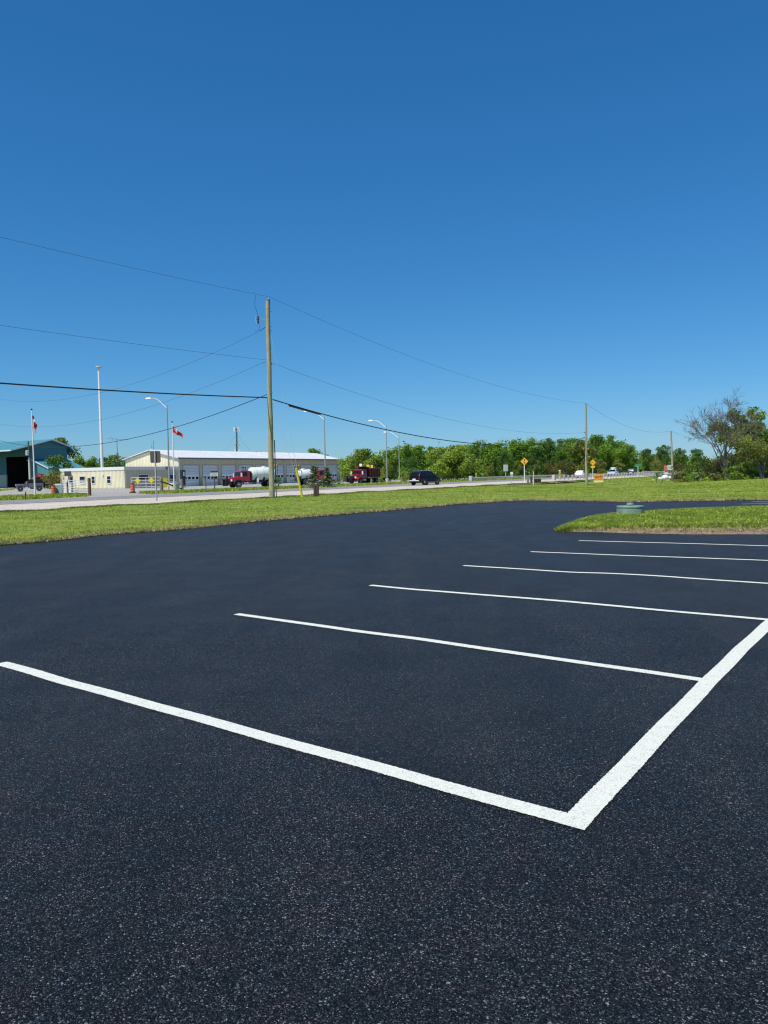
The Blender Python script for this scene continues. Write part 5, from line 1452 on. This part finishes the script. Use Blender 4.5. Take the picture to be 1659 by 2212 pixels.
MB().box(-1.0, .4, -.55, .55, 1.84, 2.12, bev=.06).build('roof_box', M_WHITE, t)
Yc_ = 204; car('dark car farthest along the road, left of the green street sign', Vector((rx(1581, Yc_), Yc_, .035)), road_a+.05, SUV_ST, 1.9, paint((.05, .045, .06), .25, 0, .05, 2, .5, .5), .36, glass=(2, 5))

# grey off-roader at the left
Yj = 117; tj = thing('off_road_car', 'dark grey boxy off-road car with round headlights and a rear spare wheel', 'car', (rx(72, Yj), Yj, .02), math.atan2(-.42, -.9))
M_GREY = paint((.12, .13, .14), .35, 0, .08, 2, .5, .4)
mb = MB(); mb.box(-1.95, .62, -.78, .78, .62, 1.16, bev=.04); mb.box(.62, 1.85, -.66, .66, .66, 1.12, bev=.06); mb.build('body', M_GREY, tj)
mb = MB(); loft(mb, [[(-1.9, -.74, 1.16), (-1.86, -.68, 1.82), (-1.86, .68, 1.82), (-1.9, .74, 1.16)], [(.35, -.74, 1.16), (.18, -.68, 1.82), (.18, .68, 1.82), (.35, .74, 1.16)]]); mb.build('hardtop', M_BLACK, tj)
mb = MB().add([(.64, -.66, 1.17), (.64, .66, 1.17), (.30, .62, 1.78), (.30, -.62, 1.78)], [(0, 1, 2, 3)]); mb.build('windshield', M_GLASS, tj)
MB().add([(.66, -.72, 1.15), (.66, -.66, 1.15), (.32, -.62, 1.82), (.32, -.7, 1.82)], [(0, 1, 2, 3)]).add([(.66, .72, 1.15), (.66, .66, 1.15), (.32, .62, 1.82), (.32, .7, 1.82)], [(3, 2, 1, 0)]).build('windshield_frame', M_GREY, tj)
for s in (-1, 1):
    for a, b in ((-1.8, -1.05), (-.98, -.35), (-.28, .22)): MB().box(a, b, s*.735-.012, s*.735+.012, 1.24, 1.72).build('side_window', M_GLASS, tj)
    for x in (-1.35, 1.25):
        mb = MB(); n = 8; pr = [( x+.62*math.cos(PI*i/n), .48+.50*math.sin(PI*i/n)) for i in range(n+1)] + [(x+.5*math.cos(PI*(n-i)/n), .46+.40*math.sin(PI*(n-i)/n)) for i in range(n+1)]
        y0 = s*.72; y1 = s*.95; mb.prism(pr, 'y', min(y0, y1), max(y0, y1)); mb.build('fender', M_GREY, tj)
    MB().lathe([(.11, 0), (.11, .05), (.05, .07)], 12, None, (1.85, s*.42, .95), 'x').build('headlight', M_WHITE, tj)
    MB().box(.35, .5, s*.80-.0, s*.80+s*.18 if s > 0 else s*.80, 1.2, 1.38) if False else MB().box(.38, .5, min(s*.78, s*.98), max(s*.78, s*.98), 1.2, 1.38).build('mirror', M_BLACK, tj)
mb = MB()
for i in range(7): mb.box(1.855, 1.87, -.27+i*.08, -.23+i*.08, .78, 1.05)
mb.build('grille', M_DARK, tj); MB().box(1.85, 2.12, -.75, .75, .50, .68, bev=.03).build('front_bumper', M_BLACK, tj); MB().box(-2.1, -1.95, -.7, .7, .5, .66).build('rear_bumper', M_BLACK, tj)
wheels(tj, [(-1.35, -.8), (-1.35, .8), (1.25, -.8), (1.25, .8)], .42, .26)
MB().lathe([(.3, -.13), (.4, -.12), (.4, .12), (.3, .13)], 18, None, (-2.1, 0, 1.05), 'x').build('spare_wheel', M_TYRE, tj)

def truck(label, loc, heading, kind, red=M_RED, plow=True, L=7.8, tr=.97):
    """conventional cab truck; x forward, cab at the front"""
    t = thing('tank_truck' if kind == 'tank' else 'dump_truck', label, 'truck', loc, heading)
    f = L/2
    MB().box(-f+.2, f-.3, -.42, .42, .72, .98).build('chassis', M_BLACK, t)
    # cab
    mb = MB(); cb0, cb1 = f-3.1, f-1.55
    loft(mb, [[(cb0, -1.02, .95), (cb0, -.92, 2.42), (cb0, .92, 2.42), (cb0, 1.02, .95)], [(cb1-.25, -1.02, .95), (cb1-.3, -.9, 2.48), (cb1-.3, .9, 2.48), (cb1-.25, 1.02, .95)], [(cb1+.1, -1.0, .95), (cb1-.12, -.88, 2.38), (cb1-.12, .88, 2.38), (cb1+.1, 1.0, .95)]])
    cab = mb.build('cab', red, t)
    MB().add([(cb1+.045, -.86, 1.70), (cb1+.045, .86, 1.70), (cb1-.07, .80, 2.28), (cb1-.07, -.80, 2.28)], [(0, 1, 2, 3)]).build('windshield', M_GLASS, cab)
    for s in (-1, 1):
        MB().add([(cb0+.45, s*.985, 1.66), (cb1-.2, s*.975, 1.66), (cb1-.3, s*.93, 2.25), (cb0+.45, s*.945, 2.25)], [(0, 1, 2, 3)]).build('side_window', M_GLASS, cab)
        MB().box(cb1-.15, cb1, min(s*1.12, s*1.34), max(s*1.12, s*1.34), 1.6, 2.15).build('mirror', paint((.75, .75, .7), .3) , t)
        mb = MB().tube([(cb1, s*1.0, 1.6), (cb1, s*1.2, 1.6)], .02, 4).tube([(cb1, s*.95, 2.15), (cb1, s*1.2, 2.15)], .02, 4); mb.build('mirror_arm', M_BLACK, t)
        MB().box(cb0+.3, cb1-.1, min(s*.75, s*1.05), max(s*.75, s*1.05), .5, .82, bev=.03).build('fuel_tank' if s > 0 else 'battery_box', M_GALV, t)
    MB().add([(cb0-.006, -.6, 1.75), (cb0-.006, .6, 1.75), (cb0-.006, .55, 2.2), (cb0-.006, -.55, 2.2)], [(0, 1, 2, 3)]).build('rear_window', M_GLASS, cab)
    # hood and fenders
    mb = MB(); loft(mb, [[(cb1, -.78, .9), (cb1, -.74, 1.62), (cb1, 0, 1.72), (cb1, .74, 1.62), (cb1, .78, .9)], [(f-.35, -.60, .9), (f-.35, -.55, 1.42), (f-.35, 0, 1.5), (f-.35, .55, 1.42), (f-.35, .60, .9)], [(f-.15, -.52, .92), (f-.15, -.46, 1.3), (f-.15, 0, 1.38), (f-.15, .46, 1.3), (f-.15, .52, .92)]])
    mb.build('hood', red, t)
    wxf = f-1.25
    for s in (-1, 1):
        n = 8; pr = [(wxf+.78*math.cos(PI*i/n), .55+.66*math.sin(PI*i/n)) for i in range(n+1)] + [(wxf+.62*math.cos(PI*(n-i)/n), .52+.54*math.sin(PI*(n-i)/n)) for i in range(n+1)]
        MB().prism(pr, 'y', min(s*.6, s*1.12), max(s*.6, s*1.12)).build('fender', M_BLACK if kind == 'tank' else red, t)
        MB().box(f-.32, f-.2, min(s*.62, s*.95), max(s*.62, s*.95), .98, 1.25, bev=.02).build('headlight', M_WHITE, t)
    MB().box(f-.15, f-.08, -.50, .50, .78, 1.33).build('grille', M_DARK, t)
    MB().box(f-.12, f+.12, -1.1, 1.1, .45, .78, bev=.03).build('front_bumper', M_BLACK, t)
    if plow:
        mb = MB().box(f+.12, f+.55, -.5, -.38, .3, 1.35).box(f+.12, f+.55, .38, .5, .3, 1.35).box(f+.35, f+.5, -.9, .9, 1.2, 1.38).tube([(f+.5, -.9, 1.3), (f+.5, -.9, 1.95)], .03, 5).tube([(f+.5, .9, 1.3), (f+.5, .9, 1.95)], .03, 5); mb.build('plow_hitch', M_BLACK, t)
    MB().tube([(cb0-.15, -.75, 1.0), (cb0-.15, -.75, 3.0)], .07, 8).build('exhaust_stack', M_SIGNBACK, t)
    MB().tube([(cb0+.6, 0, 2.45), (cb0+.6, 0, 2.9)], .05, 6).lathe([(.25, 0), (.25, .1)], 10, None, (cb0+.6, 0, 2.88)).build('beacon', M_BLACK, t)
    rw = [(-f+1.0, -.88), (-f+1.0, .88), (-f+2.25, -.88), (-f+2.25, .88)] if kind != 'tank' else [(-f+1.3, -.88), (-f+1.3, .88)]
    wheels(t, [(wxf, -.93), (wxf, .93)], .50, .30, paint((.62, .62, .6), .4)); wheels(t, rw, .50, .52, paint((.62, .62, .6), .4))
    if kind == 'tank':
        x0, x1 = -f+.25, cb0-.35; xc = (x0+x1)/2; hl = (x1-x0)/2; r_ = tr; cz = 1.0+tr
        prof = [(.25, -hl), (.69*tr, -hl+.06), (.93*tr, -hl+.2), (r_, -hl+.4), (r_, hl-.4), (.93*tr, hl-.2), (.69*tr, hl-.06), (.25, hl)]
        MB().lathe(prof, 30, None, (xc, 0, cz), 'x').build('tank', paint((.72, .76, .70), .35, 0, .08, .8), t, True)
        MB().lathe([(.32, 0), (.32, .12), (.2, .16)], 14, None, (xc-.4, 0, cz+r_-.02)).build('manhole', M_WHITE, t)
        mb = MB()
        for x in (xc-1.1, xc+.1, xc+1.2): mb.lathe([(r_+.015, -.03), (r_+.015, .03)], 30, None, (x, 0, cz), 'x')
        mb.build('tank_band', paint((.45, .5, .45), .5), t)
        mb = MB()
        for x in (xc-1.3, xc, xc+1.3): mb.prism([(-.95, .98), (.95, .98), (.85, 1.5), (-.85, 1.5)], 'x', x-.1, x+.1)
        mb.build('cradle', M_BLACK, t)
        mb = MB().box(-f-.1, -f+.2, -.95, .95, .75, 1.05).tube([(-f+.05, -.8, 1), (-f+.05, -.8, 3.1)], .04, 5).tube([(-f+.05, .8, 1), (-f+.05, .8, 3.1)], .04, 5).tube([(-f+.05, -.95, 3.1), (-f+.05, .95, 3.1)], .05, 5); mb.build('rear_rack', M_BLACK, t)
        mb = MB()
        for s in (-.7, 0, .7): mb.lathe([(.09, 0), (.09, .18), (.03, .2)], 10, None, (-f+.05, s, 3.12))
        mb.build('warning_lamp', paint((.8, .35, .04), .4), t)
        MB().box(cb0-.3, cb0-.18, -.85, .85, 1.0, 2.35).build('headache_rack', M_BLACK, t)
    else:
        x0, x1 = -f+.05, cb0-.3; w = 1.2; mb = MB()
        red2 = M_REDD
        mb.box(x0, x1, -w, -w+.08, 1.15, 2.55).box(x0, x1, w-.08, w, 1.15, 2.55).box(x0, x0+.08, -w+.08, w-.08, 1.15, 2.6).box(x1-.08, x1, -w+.08, w-.08, 1.15, 2.85).box(x0+.08, x1-.08, -w+.08, w-.08, 1.05, 1.2)
        mb.prism([(x1, 2.6), (x1+1.1, 2.85), (x1+1.1, 2.92), (x1, 2.85)], 'y', -w, w)
        mb.build('dump_box', red2, t)
        mb = MB()
        for i in range(7):
            x = x0+.25+i*(x1-x0-.5)/6
            for s in (-1, 1): mb.box(x-.05, x+.05, min(s*w, s*(w+.07)), max(s*w, s*(w+.07)), 1.2, 2.5)
        mb.build('box_rib', red2, t)
        MB().box(x0-.05, x1+.02, -w-.08, -w-.003, 2.52, 2.66).box(x0-.05, x1+.02, w+.003, w+.08, 2.52, 2.66).build('top_rail', paint((.3, .12, .06), .6), t)
        MB().box(x0, x1, -w-.10, w+.10, .98, 1.13).build('sill', paint((.35, .25, .18), .7), t)
    return t
Yk = 112; th_ = math.atan2(-.60, -.80)
truck('red tank truck with a plow hitch and pale tank, left of the wooden pole', (rx(629, Yk), Yk, .02), th_, 'tank', L=7.7)
Yk = 127; truck('red tank truck seen from behind through the young spruces', (rx(785, Yk), Yk, .02), math.atan2(.55, .84), 'tank', L=6.4, plow=False, tr=.80)
Yk = 131; t = truck('dark red dump truck with signs standing on its box', (rx(908, Yk), Yk, .02), math.atan2(-.80, -.60), 'dump', red=paint((.30, .012, .014), .3, 0, .1, 2, .5, .5), L=6.6)
mb = MB(); mb.box(-1.4, -1.36, -.3, .3, 2.75, 3.25); mb.build('sign_plate', M_YELLOW, t); MB().box(1.2, 1.24, .2, .75, 2.95, 3.4).build('sign_plate', M_WHITE, t); MB().box(-3.3, -3.26, -.9, -.4, 2.7, 3.2).build('sign_plate', M_YELLOW, t)
MB().tube([(-2.6, -1, 2.6), (-2.6, -1, 3.3), (-2.6, 1, 3.3), (-2.6, 1, 2.6)], .05, 5).build('tarp_frame', M_BLACK, t)
Yk = 152; truck('bright red truck parked behind the grey off-road car', (rx(106, Yk), Yk, .02), math.atan2(-.55, -.83), 'dump', red=paint((.55, .02, .015), .3, 0, .1, 2, .5, .5), plow=False, L=6.6)
# lighter red box for that one: re-colour its dump box
for ch in bpy.data.objects:
    if ch.parent and ch.parent.get('label', '').startswith('bright red truck') and ch.name.startswith(('dump_box', 'box_rib', 'top_rail')):
        ch.data = ch.data.copy(); ch.data.materials.clear(); ch.data.materials.append(paint((.50, .03, .02), .4))

# ------------------------------------------------------------------ YARD DETAILS
def barrel(xs, ys, hgt_, label):
    p = G(xs, ys); t = thing('traffic_drum', label, 'traffic drum', (p.x, p.y, .03), 0, 'orange traffic drums')
    MB().lathe([(.38, 0), (.38, .08), (.27, .1)], 16).build('base', M_TYRE, t)
    h = hgt_-.1; mb = MB(); n = 7
    for i in range(n):
        z0, z1 = .1+h*i/n, .1+h*(i+1)/n; r0, r1 = .25-.05*i/n, .25-.05*(i+1)/n
        mb.lathe([(r0, z0), (r1+.005, z1)], 18, paint((.50, .06, .02), .5) if i % 2 == 0 else paint((.70, .24, .10), .5))
    mb.build('drum', None, t)
    MB().lathe([(.2, 0), (.19, .05), (.05, .06)], 14, None, (0, 0, .1+h)).build('cap', M_BLACK, t); return t
barrel(332, 1233, 1.02, 'orange and pale striped drum standing by the open yard gate')
barrel(134, 1238, 1.0, 'red and white drum at the left end of the left gate')
def gate(p0, p1, h, label, bars=5, extras=None):
    p0, p1 = Vector(p0), Vector(p1); d = p1-p0; L = d.length
    t = thing('gate', label, 'gate', p0, math.atan2(d.y, d.x), 'tubular steel gates')
    mb = MB()
    for i in range(bars): mb.tube([(0, 0, .25+(h-.25)*i/(bars-1)), (L, 0, .25+(h-.25)*i/(bars-1))], .03, 5)
    mb.tube([(0, 0, .2), (0, 0, h)], .035, 5); mb.tube([(L, 0, .2), (L, 0, h)], .035, 5); mb.tube([(L/2, 0, .25), (L/2, 0, h)], .03, 5)
    mb.build('gate_frame', M_WHITE, t)
    for (nm, x0, x1, z0, z1, m) in (extras or []): MB().box(x0, x1, -.06, -.035, z0, z1).build(nm, m, t)
    return t, L
a = G(158, 1236); b = G(222, 1238)
t, L = gate(a, b, 1.55, 'white tubular gate left of the yard entrance with paper notices', 6, [('notice', 1.9, 2.5, .55, 1.0, M_WHITE), ('notice', 1.95, 2.5, 1.05, 1.5, M_WHITE)])
def wpost(xs, ys, h, label, r=.15, m=None):
    p = G(xs, ys); o = MB().tube([(0, 0, -.1), (.02, 0, h*.5), (0, 0, h)], [r, r*.95, r*.9], 10).build('gate_post', m or M_GREYPOST, None, True); o.location = (p.x, p.y, .02); tag(o, label, 'gate post', 'round timber gate posts'); return o
wpost(156, 1236, 1.35, 'grey timber post at the left end of the left gate')
wpost(169, 1238, 1.35, 'thin grey post under the small dark sign', .10)
wpost(224, 1239, 1.75, 'brown timber post right of the left gate', .17, paint((.16, .10, .05), .9, 0, .3, 4))
wpost(404, 1230, 1.55, 'left grey timber post of the leaning pole barrier', .2)
wpost(455, 1227, 1.45, 'right grey timber post of the leaning pole barrier', .19)
a = G(406, 1216, .0); pa, pb = G(404, 1230), G(455, 1227)
o = MB().tube([Vector((pa.x, pa.y-.2, 1.25)), Vector((pb.x, pb.y-.2, .25))], .09, 8).build('barrier_pole', M_BLACK); tag(o, 'long dark pole slanting down between two grey timber posts', 'barrier pole')
p = G(418, 1229.5); o = MB().lathe([(.55, 0), (.55, .95), (.5, 1.0)], 20).build('concrete_block', M_CONC); o.location = (p.x, p.y+3, .02); tag(o, 'round concrete block behind the slanting dark pole', 'concrete block')
a, b = G(329, 1231), G(402, 1229)
gate(a, b, 1.75, 'white tubular gate with yellow diamond markers in front of the office', 5, [('yellow_plate', 3.7, 4.25, .55, 1.65, M_YELLOW)])
for i, (xs, lb) in enumerate(((347, 'left yellow diamond marker on the gate before the office'), (381, 'right yellow diamond marker on the gate before the office'))):
    p = G(xs, 1231); t = thing('gate_marker', lb, 'marker', (p.x, p.y-.3, 0), 0, 'yellow diamond markers on the gate')
    MB().prism([(0, 1.05), (.34, 1.39), (0, 1.73), (-.34, 1.39)], 'y', -.02, 0).build('plate', M_YELLOW, t); MB().tube([(0, .03, 0), (0, .03, 1.5)], .02, 5).build('post', M_WHITE, t)
# small signs
p = G(169, 1238); t = boxsign('yard_sign', 'small dark square sign on a leaning post before the office', 'sign', (p.x, p.y-.1, 0), 0.1, M_SIGNBACK, [])
zt = A(171, 1178, p.y).z; MB().tube([(0, 0, 1.0), (.25, 0, zt-.5)], .035, 6).build('post_upper', M_SIGNBACK, t); MB().box(-.2, .52, -.05, -.03, zt-.52, zt, bev=0).build('sign_panel', M_SIGNBACK, t)
p = G(537, 1225); zt = A(537, 1178, p.y).z
t = thing('yard_sign', 'white sign with dark header on a brown post before the second garage door', 'sign', (p.x, p.y, 0))
MB().box(-.06, .06, -.05, .05, -.1, zt-.2).build('post', M_BROWNPOST, t); MB().box(-.46, .46, -.08, -.055, zt-.62, zt).build('sign_panel', M_WHITE, t)
MB().box(-.46, .46, -.09, -.081, zt-.17, zt).build('header', M_BLACK, t)
mb = MB()
for i in range(3): mb.box(-.38, .38, -.088, -.083, zt-.31-i*.12, zt-.26-i*.12)
mb.build('print', paint((.2, .2, .2), .6), t)
for xs, yb, yt, lb in ((645.5, 1224, 1195, 'small pale sign on a thin post in front of the tank truck'),):
    p = G(xs, yb); zt = A(xs, yt, p.y).z
    boxsign('yard_sign', lb, 'sign', (p.x, p.y, 0), zt-.1, M_WHITE, [('sign_panel', -.12, .12, zt-.5, zt, paint((.55, .58, .55), .5))], post_r=.025)
for xs, yb, yt, m, lb in ((515, 1226, 1190, M_BROWNPOST, 'thin brown stake in front of the first garage door pier'), (735, 1217, 1200, M_GREYPOST, 'thin grey stake between the wooden pole and the yellow guard'), (65, 1250, 1230, M_DARK, 'thin dark stake on the verge left of the left flagpole'), (928, 1212, 1196, M_WHITE, 'thin pale stake in front of the dump truck'), (857, 1210, 1196, M_GREYPOST, 'short grey post right of the last garage door'), (1103, 1201, 1191, M_WHITE, 'short white post right of the black car')):
    p = G(xs, yb); o = MB().tube([(0, 0, -.1), (0, 0, A(xs, yt, p.y).z)], .045 if xs not in (857, 1103) else .12, 6).build('stake', m); o.location = (p.x, p.y, 0); tag(o, lb, 'stake', 'stakes along the verge')
# gas pump-like black machine by the garage corner
p = G(457, 1219); p = Vector((p.x, p.y, 0))
t = thing('fuel_pump', 'tall black cabinet with a pale gauge at the left corner of the garage', 'pump', (A(457, 1200, 128).x, 128, .02), ROADROT)
MB().box(-.45, .45, -.3, .3, 0, .3, M_CONC).build('plinth', None, t); MB().box(-.4, .4, -.28, .28, .3, 2.9, bev=.04).build('cabinet', M_BLACK, t)
MB().box(-.16, .14, -.30, -.283, 1.9, 2.6).build('gauge', M_WHITE, t); MB().tube([(.42, -.2, 1.6), (.7, -.3, 1.1), (.55, -.3, .8)], .04, 6).build('hose', M_BLACK, t)
# barbeque-like clutter by left gate: two chairs replaced by a propane rack and crate seen as pale shapes
p = G(147, 1236)
t = thing('concrete_barrier', 'rough pale concrete barrier leaning behind the left gate', 'barrier', (p.x, p.y+1.5, 0), .1)
mb = MB(); mb.prism([(-.6, 0), (.6, 0), (.42, .3), (.2, 1.2), (-.2, 1.2), (-.42, .3)], 'x', -.9, .9); mb.build('block', M_CONC, t)
p = G(140, 1238)
o = MB().box(-.5, .5, -.05, .05, .1, 1.15, bev=.03).build('tin_panel', paint((.28, .38, .38), .5)); o.location = (p.x, p.y+.6, 0); tag(o, 'grey-blue tin panel propped right of the red and white drum', 'panel')
p = G(192, 1222)
t = thing('wheelbarrow', 'brown crate on a small cart parked in front of the office door', 'cart', (p.x-.6, p.y, .02), .3)
MB().box(-.6, .6, -.4, .4, .55, 1.0, bev=.03).build('crate', paint((.25, .16, .10), .8), t); wheels(t, [(-.35, -.42), (-.35, .42), (.35, -.42), (.35, .42)], .25, .1)
print('objects', len(bpy.data.objects))
